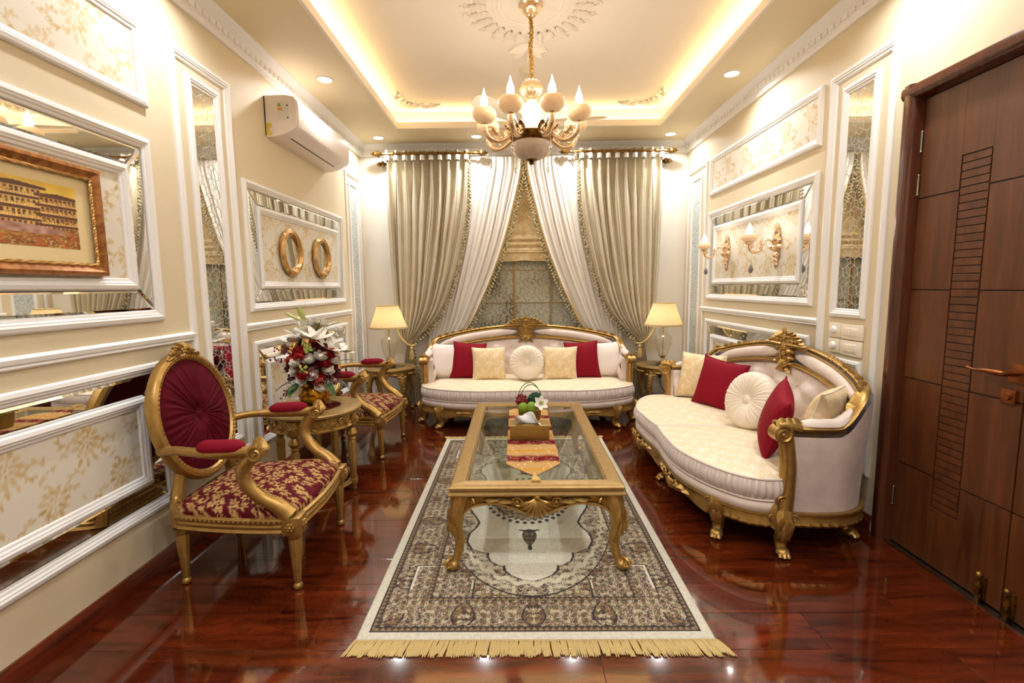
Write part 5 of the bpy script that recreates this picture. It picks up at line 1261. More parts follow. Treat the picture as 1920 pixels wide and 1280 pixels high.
def lamp(label, loc):
    t = thing('table_lamp', label, 'table lamp', loc, 0, 'glass table lamps with pleated shades')
    b = MB(); b.box(-.052, .052, -.052, .052, 0, .014, .003); b.lathe([(.046, .014), (.044, .022), (.03, .028)], 24); b.build('base', 'gold_dark', t)
    MB().lathe([(.022, .026), (.036, .034), (.030, .044), (.018, .060), (.020, .074), (.030, .08), (.044, .10), (.070, .16), (.084, .23), (.088, .275), (.082, .292), (.058, .305), (.042, .325), (.038, .345), (.045, .362), (.038, .372), (.024, .375)], 40, mod=lambda a, z: 1 + (.03 * np.cos(a * 10) if .08 < z < .24 else 0)).build('glass_urn', 'lampglass', t)
    b = MB(); b.lathe([(.012, .062), (.020, .07), (.034, .088), (.030, .088), (.012, .075)], 16, mod=lambda a, z: 1 + (.25 * np.cos(a * 6) if z > .08 else 0)); b.tube([(0, 0, .06), (0, 0, .385)], .004, 8); b.lathe([(.012, .372), (.014, .380), (.010, .388), (.012, .40), (.012, .43)], 14); b.build('stem', 'brass', t)
    n = 192; a = np.linspace(0, 2 * pi, n, endpoint=False)
    def ring(r, z, k): rr_ = r * (1 + k * np.abs(np.sin(a * 24)) ** 1.0); return np.stack([rr_ * np.cos(a), rr_ * np.sin(a), np.full(n, z)], 1)
    b = MB(); b.loft([ring(.185, .405, .03), ring(.155, .48, .032), ring(.126, .56, .034), ring(.103, .63, .036)], cap=False); b.build('shade', 'shade', t, angle=80, fix=False)
    b = MB(); b.loft([ring(.190, .396, .03), ring(.190, .416, .03), ring(.184, .417, .03), ring(.184, .396, .03)], cap=False); b.build('shade_trim', 'shade_trim', t); b = MB(); b.loft([ring(.106, .624, .036), ring(.105, .634, .036), ring(.100, .634, .036), ring(.100, .624, .036)], cap=False); b.build('shade_trim', 'shade_trim', t)
    b = MB(); b.sphere((0, 0, .475), (.022, .022, .030), 12, 9); b.build('bulb', M['lampbulb'], t)
    return t
M['shade_trim'] = mat('shade_braid', srgb(210, 186, 134), .6)
M['lampbulb'] = mat('lamp_bulb', (1, 1, 1, 1), .4, emit=((1, .78, .48, 1), LAMP_W * 10))
lamp('glass table lamp with pleated cream shade beside the armchairs', (-1.312, 4.94, LH)); lamp('glass table lamp with pleated cream shade beside the settee', (1.505, 4.94, LH))
# power lead on the back wall by the lamp table
pw = thing('wall_socket', 'white wall socket with black plug behind the lamp table by the armchairs', 'socket', (-1.585, YB, .30))
MB().box(-.04, .04, -.012, -.001, -.04, .04, .003).build('face_plate', 'switch', pw)
b = MB(); b.box(-.018, .018, -.045, -.012, -.024, .03, .006); b.tube(catmull([(0, -.04, -.02), (.004, -.05, -.08), (.03, -.05, -.11), (.035, -.05, -.20), (.10, -.06, -.28), (.2, -.10, -.29)], 6), .004, 6); b.build('plug', 'cable', pw)
pw = thing('wall_socket', 'white wall socket with black plug behind the lamp table by the settee', 'socket', (1.60, YB, .30))
MB().box(-.04, .04, -.012, -.001, -.04, .04, .003).build('face_plate', 'switch', pw)
b = MB(); b.box(-.018, .018, -.045, -.012, -.024, .03, .006); b.tube(catmull([(0, -.04, -.02), (.004, -.05, -.10), (.03, -.05, -.15), (.10, -.06, -.25), (.16, -.10, -.29)], 6), .004, 6); b.build('plug', 'cable', pw)
tr = thing('glass_coaster', 'small clear glass dish on the lamp table by the settee', 'dish', (1.39, 4.90, LH))
MB().lathe([(.0001, .002), (.05, .002), (.075, .016), (.078, .016), (.052, .0), (.0001, .0)], 32).build('dish_body', 'glass', tr)
# ================================================================== curtains
MX = .097
def edge(pts):
    P = np.array(sorted(pts, key=lambda p: p[1])); return lambda z: np.interp(z, P[:, 1], P[:, 0])
def smooth_edge(pts):
    P = catmull(np.array(pts, float), 10); P = P[np.argsort(P[:, 1])]; return lambda z: np.interp(z, P[:, 1], P[:, 0])
OUT_IN = smooth_edge([(-.463, 2.72), (-.463, 2.616), (-.505, 2.182), (-.576, 1.796), (-.67, 1.404), (-.806, 1.062), (-.974, .844), (-1.14, .69), (-1.115, .45), (-1.08, .2), (-1.06, .015)])
OUT_OUT = smooth_edge([(-1.385, 2.72), (-1.37, 2.3), (-1.345, 1.5), (-1.31, 1.0), (-1.25, .77), (-1.205, .69), (-1.23, .5), (-1.26, .2), (-1.27, .015)])
IV_IN = smooth_edge([(.082, 2.66), (.075, 2.522), (-.005, 2.183), (-.094, 1.851), (-.213, 1.513), (-.362, 1.171), (-.513, .883), (-.692, .708), (-.86, .60), (-.90, .35), (-.92, .015)])
IV_OUT = smooth_edge([(-.75, 2.66), (-.80, 2.2), (-.88, 1.6), (-.94, 1.1), (-.97, .75), (-.985, .60), (-1.0, .35), (-1.01, .015)])
def drape(name, label, mirror, fin, fout, zt, zb, y0, amp, npl, bundle, m, group, ncyc=1):
    sx = -1 if mirror else 1
    X0 = (lambda x: 2 * MX - x) if mirror else (lambda x: x)
    xc = X0(float((fin(.015) + fout(.015)) / 2)); t = thing(name, label, 'curtain', (xc, y0, 0), 0, group)
    per = 10 * ncyc; ns = npl * per + 1; z = np.concatenate([np.linspace(zb, .9, 22)[:-1], np.linspace(.9, zt, 62)]); s = np.linspace(0, 1, ns)
    S, Zg = np.meshgrid(s, z, indexing='ij')
    g = np.minimum(np.floor(S * npl), npl - 1); loc = S * npl - g - .5
    Bf = (sstep(1.95, zt - .085, Zg) ** 1.3 * (1 - .55 * sstep(zt - .06, zt, Zg)) if bundle else 0 * Zg)
    sc_ = (g + .5 + loc * (1 - .76 * Bf)) / npl
    wid = fin(Zg) - fout(Zg); Xg = fout(Zg) + sc_ * wid
    tight = np.clip(np.abs(wid) / (npl * .075), .18, 1)
    rs = np.random.default_rng(len(label)); jit = rs.uniform(.65, 1.25, npl + 1)[g.astype(int)]
    A = amp * (.45 + .55 * tight) * (1 - .35 * Bf) * jit
    ph = (loc + .5) * ncyc + .10 * np.sin(Zg * 1.1 + g * 2.3) * (1 - np.abs(2 * loc)); fo = ph - np.floor(ph) - .5
    wv = np.random.default_rng(3).uniform(.55, 1.0, 64)[(g * ncyc + np.floor(ph)).astype(int) % 64]
    Yg = -A * (2.0 * wv * np.abs(np.cos(pi * np.clip(fo, -.5, .5))) ** .75 - .9) - .35 * A * np.cos(2 * pi * loc) + .045 * Bf * sstep(.36, .5, np.abs(loc))
    Xg = Xg + .012 * np.sin(Zg * 2 + g * 1.7) * (1 - Bf) * tight * np.minimum(1, 4 * S * (1 - S)) + .010 * np.sin(4 * pi * loc) * (1 - Bf) * tight
    Xw = X0(Xg) - xc
    MB().grid(np.stack([Xw, Yg, Zg], -1)).build('cloth', m, t, angle=85, fix=False)
    # braid and bead fringe down the leading edge
    k = ns - 1; E_ = np.stack([Xw[k], Yg[k] - .006, Zg[k]], 1); E_ = arc_resample(E_[E_[:, 2] > .05], 260)
    sg = sx
    B_ = np.stack([E_ - V3(.038 * sg, .006, 0), E_ - V3(.018 * sg, .012, 0), E_ + V3(.004 * sg, .003, 0)], 1)
    MB().grid(B_).build('braid', 'trim', t, angle=80, fix=False)
    b = MB(); d = np.r_[0, np.cumsum(np.linalg.norm(np.diff(E_, axis=0), axis=1))]
    for i, q in enumerate(np.arange(.02, d[-1], .036)):
        p = V3(*[np.interp(q, d, E_[:, c]) for c in range(3)]); b.sphere(p + V3(.010 * sg, -.008, 0), .0085, 6, 4); b.sphere(p + V3(.022 * sg, -.010, -.010), (.008, .008, .011), 7, 5)
        b.sphere(p + V3(.032 * sg, -.010, -.026), (.013, .013, .011), 7, 5)
    stuff(b.build('bead_fringe', 'bead', t, fix=False))
    if bundle:
        for j in range(npl):
            zc = zt - .078; xx = fout(zc) + (j + .5) / npl * (fin(zc) - fout(zc)); xx = X0(float(xx)) - xc
            a = np.linspace(0, 2 * pi, 14, endpoint=False)
            MB().loft([[(xx + (.024 + e) * cos(q), -.002 + (.030 + e) * sin(q), zc + h) for q in a] for h, e in ((-.026, -.003), (-.018, .002), (.0, 0), (.018, .002), (.026, -.003))], cap=False).build('pleat_band', 'band', t)
    return t
GO, GI = 'tied beige satin drapes', 'parted ivory drapes'
drape('beige_drape', 'beige satin drape tied back on the air conditioner side', False, OUT_IN, OUT_OUT, 2.725, .012, 5.232, .022, 10, True, 'drape', GO, 3)
drape('beige_drape', 'beige satin drape tied back on the sconce wall side', True, OUT_IN, OUT_OUT, 2.725, .012, 5.232, .022, 10, True, 'drape', GO, 3)
drape('ivory_drape', 'inner ivory drape sweeping towards the armchairs', False, IV_IN, IV_OUT, 2.665, .012, 5.306, .012, 9, False, 'drape_in', GI, 2)
drape('ivory_drape', 'inner ivory drape sweeping towards the settee', True, IV_IN, IV_OUT, 2.665, .012, 5.306, .012, 9, False, 'drape_in', GI, 2)
# gathered header frill of the ivory drapes is part of the rod sleeve
ROT_X = [[0, 0, 1], [0, 1, 0], [-1, 0, 0]]
def finial(mb, x, y, z, sg, k=1.0):
    prof = [(.010, 0), (.020, .006), (.012, .014), (.024, .022), (.032, .036), (.030, .05), (.018, .058), (.024, .066), (.022, .080), (.014, .094), (.006, .106), (.0005, .112)]
    R_ = [[0, 0, sg], [0, 1, 0], [-sg, 0, 0]]
    mb.lathe([(r * k, q * k) for r, q in prof], 18, (x, y, z), mod=lambda a, zz: 1 + .10 * np.cos(a * 6 + zz * 60), rot=R_)
def rod(label, x0, x1, y, z, group):
    c = (x0 + x1) / 2; t = thing('curtain_rod', label, 'curtain rod', (c, y, z), 0, group)
    MB().tube([(x0 - c, 0, 0), (x1 - c, 0, 0)], .013, 12).build('pole', 'gold_dark', t)
    for sg, x in ((-1, x0), (1, x1)):
        b = MB(); finial(b, x - c, 0, 0, sg); b.build('finial', 'gold_dark', t)
        b = MB(); xx = x - c - sg * .12; b.tube([(xx, 0, 0), (xx, YB - y, 0)], .007, 8); b.lathe([(.03, 0), (.03, .006)], 14, (xx, YB - y - .008, 0), rot=[[1, 0, 0], [0, 0, 1], [0, -1, 0]]); b.sphere((xx, 0, 0), .022, 10, 8); b.build('bracket', 'gold_dark', t)
    return t
rod('short brass rod carrying the beige drape beside the air conditioner', -1.39, -.39, 5.222, 2.688, 'brass curtain rods')
rod('short brass rod carrying the beige drape beside the sconce wall', .575, 1.585, 5.222, 2.688, 'brass curtain rods')
rod('long lower brass rod carrying the ivory drapes', -1.37, 1.565, 5.334, 2.612, 'brass curtain rods')
def tieback(label, mirror):
    X0 = (lambda x: 2 * MX - x) if mirror else (lambda x: x)
    sg = -1 if mirror else 1
    t = thing('curtain_tieback', label, 'tieback', (X0(-1.175), 5.235, .69), 0, 'rope tiebacks with tassels')
    p = catmull([(-.17 * sg, .13, .27), (-.15 * sg, .02, .23), (-.09 * sg, -.045, .10), (-.01 * sg, -.06, .01), (.05 * sg, -.035, -.015), (.055 * sg, .02, .0), (0, .05, .04), (-.10 * sg, .06, .18), (-.16 * sg, .12, .27)], 10)
    p = arc_resample(p, 160); b = MB()
    for k in range(3):
        ph = np.arange(160) * .55 + k * 2 * pi / 3; b.tube(p + np.stack([.006 * np.cos(ph), .006 * np.sin(ph), 0 * ph], 1), .0065, 6)
    b.build('rope', 'trim', t)
    b = MB(); b.lathe([(.004, -.02), (.014, -.028), (.018, -.045), (.012, -.062), (.016, -.07), (.020, -.085), (.024, -.155), (.022, -.165), (.0005, -.168)], 24, (.04 * sg, -.06, 0), mod=lambda a, z: 1 + (.10 * np.cos(a * 12) if z < -.08 else 0)); b.build('tassel', 'trim', t)
tieback('twisted rope tieback with tassel above the lamp table by the armchairs', False); tieback('twisted rope tieback with tassel above the lamp table by the settee', True)

# ================================================================== chandelier
CX, CY = .106, 3.13
ch = thing('chandelier', 'gold eight arm chandelier with alabaster cups and flame bulbs', 'chandelier', (CX, CY, ZT))
Lz = lambda z: z - ZT - .028
MB().lathe([(.072, 0), (.074, -.010), (.060, -.018), (.064, -.028), (.050, -.045), (.030, -.055), (.030, -.066), (.010, -.075), (.0005, -.076)], 32).build('canopy', 'rosegold', ch)
b = MB(); zz_ = np.linspace(-.07, Lz(2.59), 44); b.tube(np.stack([.003 * np.sin(zz_ * 31), .003 * np.cos(zz_ * 23), zz_], 1), .012 + .003 * np.sin(np.arange(44) * 1.9), 10); b.build('chain_sleeve', 'cordgold', ch)
MB().lathe([(.012, Lz(2.60)), (.040, Lz(2.585)), (.052, Lz(2.575)), (.048, Lz(2.567)), (.064, Lz(2.555)), (.070, Lz(2.535)), (.066, Lz(2.515)), (.048, Lz(2.490)), (.032, Lz(2.475)), (.036, Lz(2.468)), (.028, Lz(2.458))], 48, mod=lambda a, z: 1 + (.06 * np.cos(a * 12) if Lz(2.48) < z < Lz(2.56) else 0)).build('crown', 'rosegold', ch)
MB().lathe([(.026, Lz(2.458)), (.044, Lz(2.445)), (.058, Lz(2.415)), (.060, Lz(2.39)), (.050, Lz(2.35)), (.034, Lz(2.31)), (.026, Lz(2.285))], 32).build('glass_vase', 'litvase', ch)
MB().lathe([(.03, Lz(2.29)), (.07, Lz(2.285)), (.125, Lz(2.272)), (.138, Lz(2.262)), (.136, Lz(2.252)), (.118, Lz(2.225)), (.108, Lz(2.205)), (.03, Lz(2.205))], 72, mod=lambda a, z: 1 + (.02 * np.cos(a * 36) if Lz(2.21) < z < Lz(2.26) else 0)).build('ribbed_dish', 'gold_dark', ch)
MB().lathe([(.112, Lz(2.215)), (.120, Lz(2.200)), (.116, Lz(2.17)), (.094, Lz(2.135)), (.05, Lz(2.115)), (.0005, Lz(2.11))], 40).build('marble_bowl', 'stonebowl', ch)
MB().lathe([(.034, Lz(2.122)), (.036, Lz(2.113)), (.022, Lz(2.106)), (.012, Lz(2.100)), (.016, Lz(2.092)), (.008, Lz(2.084)), (.0005, Lz(2.08))], 20, mod=lambda a, z: 1 + .12 * np.cos(a * 8)).build('bottom_finial', 'gold_dark', ch)
arm_me = {}
def arm_part(nm, mk, m, parent, a):
    if nm in arm_me: o = obj(nm, arm_me[nm], parent)
    else: o = mk().build(nm, m, parent); arm_me[nm] = o.data
    o.rotation_euler = (0, 0, a); return o
def mk_arm():
    b = MB(); p = catmull([(.10, 0, Lz(2.268)), (.15, 0, Lz(2.235)), (.21, 0, Lz(2.205)), (.265, 0, Lz(2.215)), (.298, 0, Lz(2.25)), (.305, 0, Lz(2.295))], 6)
    b.tube(p, np.interp(np.linspace(0, 1, len(p)), [0, .3, .6, .85, 1], [.010, .013, .017, .018, .016]), 10, up=(0, 1, 0))
    orn_scroll(b, (.262, 0, Lz(2.258)), (1, 0, 0), (0, 0, 1), .032, 1.6, .20); orn_scroll(b, (.205, 0, Lz(2.240)), (-1, 0, 0), (0, 0, 1), .026, 1.5, .20); orn_scroll(b, (.155, 0, Lz(2.262)), (1, 0, 0), (0, 0, 1), .020, 1.4, .22)
    orn_leaf(b, (.12, 0, Lz(2.265)), (1, 0, .5), (0, 0, 1), .07, .04, .4); orn_leaf(b, (.22, 0, Lz(2.235)), (.6, 0, .6), (-.6, 0, .6), .06, .036, .3)
    b.lathe([(.014, Lz(2.29)), (.020, Lz(2.298)), (.014, Lz(2.306))], 12, (.305, 0, 0)); return b
def mk_cup():
    return MB().lathe([(.018, Lz(2.303)), (.045, Lz(2.308)), (.066, Lz(2.328)), (.073, Lz(2.350)), (.068, Lz(2.372)), (.050, Lz(2.388)), (.036, Lz(2.392)), (.032, Lz(2.386))], 28, (.305, 0, 0))
def mk_bulb():
    return MB().lathe([(.012, Lz(2.388)), (.019, Lz(2.402)), (.023, Lz(2.42)), (.019, Lz(2.442)), (.010, Lz(2.465)), (.004, Lz(2.485)), (.0008, Lz(2.50))], 14, (.305, 0, 0))
def mk_crys():
    b = MB()
    for k in range(4): b.sphere((.285, 0, Lz(2.19) - k * .014), .0055, 6, 4)
    b.lathe([(.0005, Lz(2.135)), (.011, Lz(2.118)), (.008, Lz(2.10)), (.0005, Lz(2.088))], 6, (.285, 0, 0)); return b
for k in range(8):
    a = rad(22.5 + 45 * k - 2)
    A_ = arm_part('arm', mk_arm, 'rosegold', ch, a)
    for nm, mk, m in (('alabaster_cup', mk_cup, 'alabaster'), ('flame_bulb', mk_bulb, 'bulb'), ('crystal_drop', mk_crys, 'crystal')): arm_part(nm, mk, m, A_, 0)
# plaster rosette and corner ornaments on the tray ceiling
ro = thing('ceiling_rosette', 'white plaster rosette around the chandelier canopy', 'ornament', (CX, CY, ZT))
b = MB(); Dn = V3(0, 0, -1)
def el(rx, ry, n): return [V3(rx * cos(2 * pi * i / n), ry * sin(2 * pi * i / n), 0) for i in range(n + 1)]
for (rx, ry, r) in ((.20, .22, .008), (.23, .25, .006), (.36, .46, .006)): b.tube(el(rx, ry, 80), r, 6, cap=False)
for i in range(28):
    a = 2 * pi * i / 28; p = V3(.27 * cos(a), .32 * sin(a), -.004); d = unit(V3(cos(a), 1.1 * sin(a), 0)); orn_leaf(b, p, d, Dn, .12, .055, .1); orn_scroll(b, p + d * .13, d, (-d[1], d[0], 0), .030, 1.3, .2, 1 if i % 2 else -1, n=16)
for sg in (1, -1):
    for k in range(5): orn_leaf(b, (0, sg * .46, -.003), (sin((k - 2) * .45), sg * cos((k - 2) * .45), 0), Dn, .30 - .06 * abs(k - 2), .07, .05, 5)
    for k in (-1, 1): orn_scroll(b, (k * .10, sg * .56, -.004), (k, 0, 0), (0, sg, 0), .045, 1.4, .2)
b.move(lambda v: v * V3(1, 1, .75)); b.build('plaster_relief', 'plaster', ro)
for (x, y, sx, sy, w) in ((TX0, TY1, 1, -1, 'on the air conditioner side'), (TX1, TY1, -1, -1, 'on the sconce side')):
    t = thing('corner_ornament', 'white plaster scroll ornament in the tray ceiling corner ' + w, 'ornament', (x + sx * .03, y + sy * .03, ZT), 0, 'plaster corner ornaments')
    b = MB(); Ux, Uy = V3(sx, 0, 0), V3(0, sy, 0)
    for (D, E) in ((Ux, Uy), (Uy, Ux)):
        for k, L in enumerate((.05, .13, .21, .29)):
            orn_scroll(b, D * (L + .03) + E * (.055 - .008 * k) + Dn * .006, D, E, .040 - .005 * k, 1.4, .25, 1 if k % 2 else -1, n=18)
            orn_leaf(b, D * L + E * .03, D + E * (.4 if k % 2 else -.1), Dn, .12, .05, .1); orn_leaf(b, D * L + E * .06, D * .6 + E * .6, Dn, .09 - .012 * k, .04, .1)
    orn_shell(b, (Ux + Uy) * .05, Ux - Uy, Ux + Uy, Dn, .11, 7, 2.0); b.move(lambda v: v * V3(1, 1, .6)); b.build('plaster_relief', 'plaster', t)
# ceiling fan behind the chandelier
fn = thing('ceiling_fan', 'pale ceiling fan mostly hidden behind the chandelier', 'fan', (.10, 4.02, 2.60))
MB().lathe([(.0005, -.05), (.06, -.045), (.085, -.02), (.085, .02), (.05, .04), (.016, .05), (.013, .34), (.05, .35), (.06, .39)], 24).build('motor', 'fan', fn)
for k in range(3):
    a = rad(-8 + 120 * k); d = V3(cos(a), sin(a), 0); s_ = V3(-sin(a), cos(a), 0); b = MB()
    b.loft([[d * r + s_ * w * x + V3(0, 0, .032 * x * (w / .06) + h) for x, h in ((-1, 0), (0, .004), (1, 0), (1, -.004), (0, -.004), (-1, -.004))] for r, w in ((.08, .03), (.16, .045), (.4, .06), (.56, .055), (.61, .035), (.625, .012))]); b.build('blade', 'fan', fn)

# ================================================================== air conditioner
AY0, AY1 = 3.37, 4.385
ac = thing('air_conditioner', 'white split air conditioner high on the wall above the round mirrors', 'air conditioner', (XL, (AY0 + AY1) / 2, 2.315))
hl = (AY1 - AY0) / 2
sec = catmull([(.0, .268), (.12, .270), (.19, .262), (.212, .245), (.217, .20), (.216, .10), (.210, .066), (.19, .05), (.13, .020), (.06, .003), (.0, .0)], 4)
def acring(y, k=1.0, ins=0): return [(max(0, x * (1 - ins)), y, .135 + (z - .135) * (1 - ins)) for x, z in sec]
b = MB(); b.loft([acring(-hl, ins=.012), acring(-hl + .006), acring(hl - .006), acring(hl, ins=.012)]); b.build('casing', 'acwhite', ac, angle=30)
MB().grid(np.array([[(x + .003, y, z) for x, z in ((.190, .262), (.213, .245), (.2185, .20), (.2175, .10), (.212, .070))] for y in (-hl + .012, hl - .012)])).build('front_panel', 'acwhite', ac)
b = MB(); 
def under(x): return np.interp(x, [0, .06, .13, .19, .21], [0, .003, .020, .05, .066])
xs = (.118, .128)
b.add([(xs[0], -hl + .10, under(xs[0]) - .001), (xs[1], -hl + .10, under(xs[1]) - .002), (xs[1], hl - .12, under(xs[1]) - .002), (xs[0], hl - .12, under(xs[0]) - .001)], [(0, 1, 2, 3)]); b.build('outlet_slot', 'black', ac, smooth=False)
MB().grid(np.array([[(x, y, under(x) - .0025) for x in np.linspace(.131, .196, 6)] for y in (-hl + .10, hl - .12)])).build('louvre', 'acwhite', ac)
MB().box(-.001, .006, -hl - .003, hl + .003, .01, .262).build('back_plate', 'black', ac, smooth=False)
yl_ = -hl - .0015
lb = MB().box(.088, .165, yl_ - .0005, yl_ + .003, .115, .225).build('energy_label', 'label', ac, smooth=False)
for i, (c, w) in enumerate((('green', .018), ('green', .022), ('yellow', .026), ('orange', .030), ('orange', .034))): MB().box(.092, .092 + w, yl_ - .0010, yl_, .206 - i * .009, .213 - i * .009).build('label_bar', c, lb, smooth=False)
for z in (.198, .120): MB().box(.150, .161, yl_ - .0010, yl_, z, z + .008).build('label_mark', 'darkblue', lb, smooth=False)
MB().box(.006, .045, yl_ - .0005, yl_ + .003, .012, .09).build('warning_sticker', 'yellow', ac, smooth=False)
b = MB(); b.box(.03, .06, yl_ - .0008, yl_ + .003, .03, .062); b.build('rating_sticker', 'label', ac, smooth=False)
b = MB()
for i in range(6): b.box(.2195, .2205, -hl + .155 + i * .008, -hl + .159 + i * .008, .128, .128 + (.009 if i in (0, 4) else .006))
b.build('logo_lettering', 'black', ac, smooth=False)

# ================================================================== framed picture
def painting_cols(u, v):
    """u 0..1 left to right, v 0..1 bottom to top: old timber balcony houses under a yellow sky"""
    f = lambda *c: np.broadcast_to(C3(*c), u.shape + (3,)); n = vnoise(u * 2, v, 18, 41); n2 = vnoise(u * 2, v, 50, 42)
    c = mixc(f(232, 190, 70), f(248, 226, 170), np.clip(1.3 - 1.6 * v + .5 * n - .3 * u, 0, 1))
    def blk(u0, u1, v0, v1, base, roof, tier, nw):
        nonlocal c
        ins = (u > u0) & (u < u1) & (v > v0) & (v < v1); k = ((v1 - v) / tier) % 1; w = ((u - u0) / (u1 - u0) * nw) % 1; arch = .70
        col = mixc(f(*base), f(150, 92, 44), n * .8)
        col = np.where(((1 - k > .30) & (1 - k < arch + .06) & (np.abs(w - .5) < .26))[..., None], f(98, 56, 30), col)
        col = np.where(((1 - k > .30) & (1 - k < .52) & (np.abs(w - .5) < .2) & (n2 > .4))[..., None], f(206, 166, 84), col)
        col = np.where(((1 - k) < .28)[..., None], mixc(f(232, 190, 112), f(186, 130, 66), ((u * 160) % 1 > .6) * .7), col); col = np.where(((1 - k) < .05)[..., None], f(110, 60, 34), col); col = np.where((k < .16)[..., None], f(104, 56, 34), col)
        c = np.where(ins[..., None], col * (.75 + .45 * n2)[..., None], c)
        for q in range(int((v1 - v0) / tier) + 1):              # dark overhanging eaves of each storey
            ve = v1 - q * tier; rf = (u > u0 - .022) & (u < u1 + .022) & (v > ve - .028) & (v < ve + .012 + (.035 * (1 - np.abs((u - (u0 + u1) / 2) / ((u1 - u0) / 2 + .022))) if q == 0 else 0)); c = np.where(rf[..., None], f(*roof), c)
    blk(.02, .16, .30, .66, (206, 150, 80), (120, 60, 40), .18, 5); blk(.17, .36, .28, .74, (214, 160, 84), (96, 50, 36), .2, 6); blk(.38, .50, .28, .60, (222, 176, 100), (150, 80, 50), .16, 4); blk(.50, .63, .28, .68, (190, 140, 70), (88, 48, 34), .2, 4)
    blk(.62, .84, .24, .90, (230, 188, 104), (92, 52, 36), .165, 10); blk(.83, .998, .20, .80, (222, 170, 92), (96, 54, 38), .15, 8)
    g = v < .27 + .03 * np.sin(u * 14); col = mixc(mixc(f(120, 66, 36), f(190, 104, 44), n), f(168, 146, 66), np.clip((n2 - .55) * 4, 0, 1)); c = np.where(g[..., None], col, c)
    rf = (v > .20) & (v < .34 - .25 * np.abs(u - .72)) & (u > .50) & (u < .93); c = np.where(rf[..., None], mixc(f(196, 160, 140), f(140, 80, 60), n), c)
    return np.where(((v < .14) & (n2 > .8))[..., None], f(206, 176, 110), c) * (.85 + .3 * vnoise(u * 2, v, 9, 77))[..., None]
PY0, PY1, PZ0, PZ1 = .905, 1.955, 1.357, 1.770
pi_ = thing('framed_picture', 'copper framed print of old timber balcony houses on the wall', 'picture', (XL, (PY0 + PY1) / 2, PZ0))
pw_, ph_ = (PY1 - PY0) / 2, PZ1 - PZ0
WP = lambda a, b_, h: (h, a, b_)
b = MB(); b.frame(-pw_, pw_, 0, ph_, [(0, .004), (0, .030), (.006, .038), (.016, .040), (.030, .030), (.040, .026)], WP); b.build('frame', 'gold_frame', pi_, angle=25)
b = MB(); i = .044
for (p, q) in (((-pw_ + i, i), (pw_ - i, i)), ((pw_ - i, i), (pw_ - i, ph_ - i)), ((pw_ - i, ph_ - i), (-pw_ + i, ph_ - i)), ((-pw_ + i, ph_ - i), (-pw_ + i, i))):
    P_ = np.array([(.027, p[0] + (q[0] - p[0]) * t_, p[1] + (q[1] - p[1]) * t_) for t_ in np.linspace(0, 1, 90)])
    for k in range(2):
        ph = np.arange(90) * (.9 if abs(q[0] - p[0]) > .5 else .9) + k * pi; b.tube(P_ + np.stack([.0025 * np.cos(ph), .003 * np.sin(ph) * (abs(q[1] - p[1]) > .1), .003 * np.sin(ph) * (abs(q[0] - p[0]) > .5)], 1), .0042, 5)
b.build('rope_border', 'gold_twist', pi_)
MB().box(.010, .016, -pw_ + .04, pw_ - .04, .04, ph_ - .04).build('mount', 'mat_board', pi_, smooth=False)
qa, qb = np.meshgrid(np.linspace(-pw_ + .115, pw_ - .102, 240), np.linspace(.098, ph_ - .090, 130), indexing='ij')
uu, vv = (qa - qa.min()) / (qa.max() - qa.min()), (qb - qb.min()) / (qb.max() - qb.min())
MB().grid(np.stack([np.full_like(qa, .0166), qa, qb], -1), painting_cols(uu, vv).reshape(-1, 3)).build('print', 'print', pi_, fix=False)

# ================================================================== round twisted mirrors
def oval_mirror(label, y, z, ry, rz_):
    t = thing('round_mirror', label, 'mirror', (XL + .004, y, z), 0, 'pair of round gold mirrors')
    n, k = 96, 20; th = np.linspace(0, 2 * pi, n, endpoint=False); ph = np.linspace(0, 2 * pi, k, endpoint=False); A = np.zeros((n, k, 3)); rt_ = .024
    for i, a in enumerate(th):
        r = rt_ * (1 + .13 * np.cos(5 * ph + a * 6)); A[i, :, 0] = .020 + r * np.sin(ph) * .75
        A[i, :, 1] = (ry + r * np.cos(ph)) * cos(a); A[i, :, 2] = (rz_ + r * np.cos(ph)) * sin(a)
    MB().grid(A, closed_u=True, closed_v=True).build('twisted_frame', 'gold_twist', t)
    MB().add([(.014, (ry - .01) * cos(a), (rz_ - .01) * sin(a)) for a in th], [tuple(range(n))]).build('mirror_glass', 'mirror', t, smooth=False)
oval_mirror('round mirror in twisted gold frame, nearer the etched mirror strip', 3.60, 1.562, .147, .147); oval_mirror('round mirror in twisted gold frame, nearer the curtains', 4.155, 1.557, .147, .147)

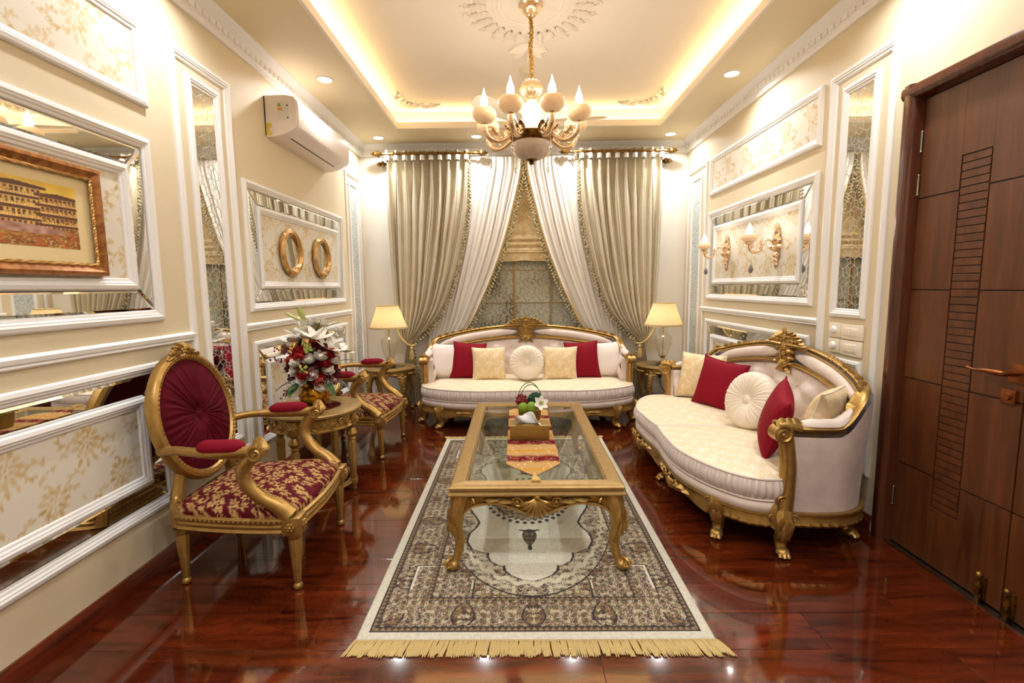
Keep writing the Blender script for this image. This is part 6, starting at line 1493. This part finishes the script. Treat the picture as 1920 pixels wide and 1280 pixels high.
# ================================================================== wall sconces
def sconce(label, y, z):
    t = thing('wall_sconce', label, 'wall lamp', (XR - .005, y, z), 0, 'rose gold wall sconces')
    b = MB(); N, U, Vv = V3(-1, 0, 0), V3(0, 1, 0), V3(0, 0, 1)
    b.lathe([(.003, -.012), (.036, -.010), (.040, 0), (.026, .014), (.012, .022)], 20, rot=[[0, 0, -1], [0, 1, 0], [1, 0, 0]])
    for k in range(4): orn_leaf(b, V3(-.006, 0, .02 + .028 * k), Vv + U * (.25 if k % 2 else -.25), N, .075, .05 - .008 * k, .2)
    for sg in (1, -1):
        orn_scroll(b, (-.010, sg * .024, .045), U * sg, Vv, .024, 1.4, .25); orn_scroll(b, (-.010, sg * .018, .085), U * sg, Vv, .018, 1.4, .25); orn_scroll(b, (-.010, sg * .018, -.055), U * sg, -Vv, .018, 1.4, .25)
    orn_flower(b, (-.012, 0, .13), U, Vv, N, .012); b.sphere((-.008, 0, .155), .008)
    for k in range(3): orn_leaf(b, V3(-.006, 0, -.03 - .03 * k), -Vv, N, .06, .04 - .008 * k, .2)
    b.lathe([(.002, -.02), (.028, .0), (.034, .015), (.028, .022), (.002, .024)], 18, (-.030, 0, -.012)); b.build('back_plate', 'rosegold', t)
    b = MB(); p = catmull([(-.02, 0, .0), (-.05, 0, .045), (-.085, 0, .052), (-.11, 0, .02), (-.13, 0, -.02), (-.165, 0, -.035), (-.195, 0, -.015), (-.205, 0, .02)], 6)
    b.tube(p, np.interp(np.linspace(0, 1, len(p)), [0, .4, .7, 1], [.007, .008, .011, .009]), 8); orn_scroll(b, (-.185, 0, .008), (-1, 0, 0), Vv, .018, 1.4, .3); orn_scroll(b, (-.12, 0, .03), (1, 0, 0), Vv, .016, 1.3, .3)
    b.lathe([(.008, .018), (.030, .030), (.034, .038), (.010, .036)], 16, (-.205, 0, 0)); b.build('arm', 'rosegold', t)
    MB().lathe([(.012, .038), (.040, .046), (.054, .066), (.050, .086), (.036, .096), (.030, .092)], 24, (-.205, 0, 0)).build('cup', 'alabaster', t)
    MB().lathe([(.010, .090), (.018, .104), (.021, .118), (.016, .138), (.008, .155), (.0008, .172)], 14, (-.205, 0, 0)).build('flame_bulb', 'bulb', t)
    b = MB()
    for k in range(6): b.sphere((-.185, 0, -.05 - k * .012), .0042, 6, 4)
    b.build('crystal_string', 'crystal', t)
    b = MB(); b.lathe([(.0005, -.118), (.012, -.135), (.018, -.155), (.012, -.172), (.0005, -.182)], 8, (-.185, 0, 0)); b.build('crystal_drop', 'smokecrystal', t)
sconce('rose gold wall sconce with lit flame bulb, nearer the curtains', 4.29, 1.565); sconce('rose gold wall sconce with lit flame bulb, nearer the door', 3.475, 1.555)

# ================================================================== light switches
def plate(name, label, cat, y0, y1, z0, z1, kind):
    t = thing(name, label, cat, (XR, (y0 + y1) / 2, z0), 0, 'switch plates beside the door'); h, w = z1 - z0, (y1 - y0) / 2
    MB().box(-.016, -.001, -w, w, 0, h, .004).build('face_plate', 'switch', t)
    if kind == 'dial': MB().lathe([(.022, 0), (.022, .004), (.018, .016), (.010, .019), (.0005, .0195)], 24, (-.016, 0, h / 2), rot=[[0, 0, -1], [0, 1, 0], [1, 0, 0]]).build('dimmer_knob', 'white', t)
    else:
        MB().box(-.018, -.015, -w * .66, w * .66, h * .22, h * .78, .001).build('rocker_frame', 'white', t)
        for i in range(6): a = -w * .60 + i * w * .2; MB().box(-.021, -.017, a + .001, a + w * .2 - .001, h * .26, h * .74, .001).build('rocker', 'switch', t)
plate('dimmer_switch', 'cream dimmer plate with round knob, upper one beside the door', 'switch', 2.752, 2.852, .990, 1.074, 'dial'); plate('rocker_switch', 'wide cream rocker switch plate, upper one beside the door', 'switch', 2.578, 2.746, .988, 1.072, 'rock')
plate('dimmer_switch', 'cream dimmer plate with round knob, lower one beside the door', 'switch', 2.752, 2.850, .902, .984, 'dial'); plate('rocker_switch', 'wide cream rocker switch plate, lower one beside the door', 'switch', 2.580, 2.744, .898, .983, 'rock')
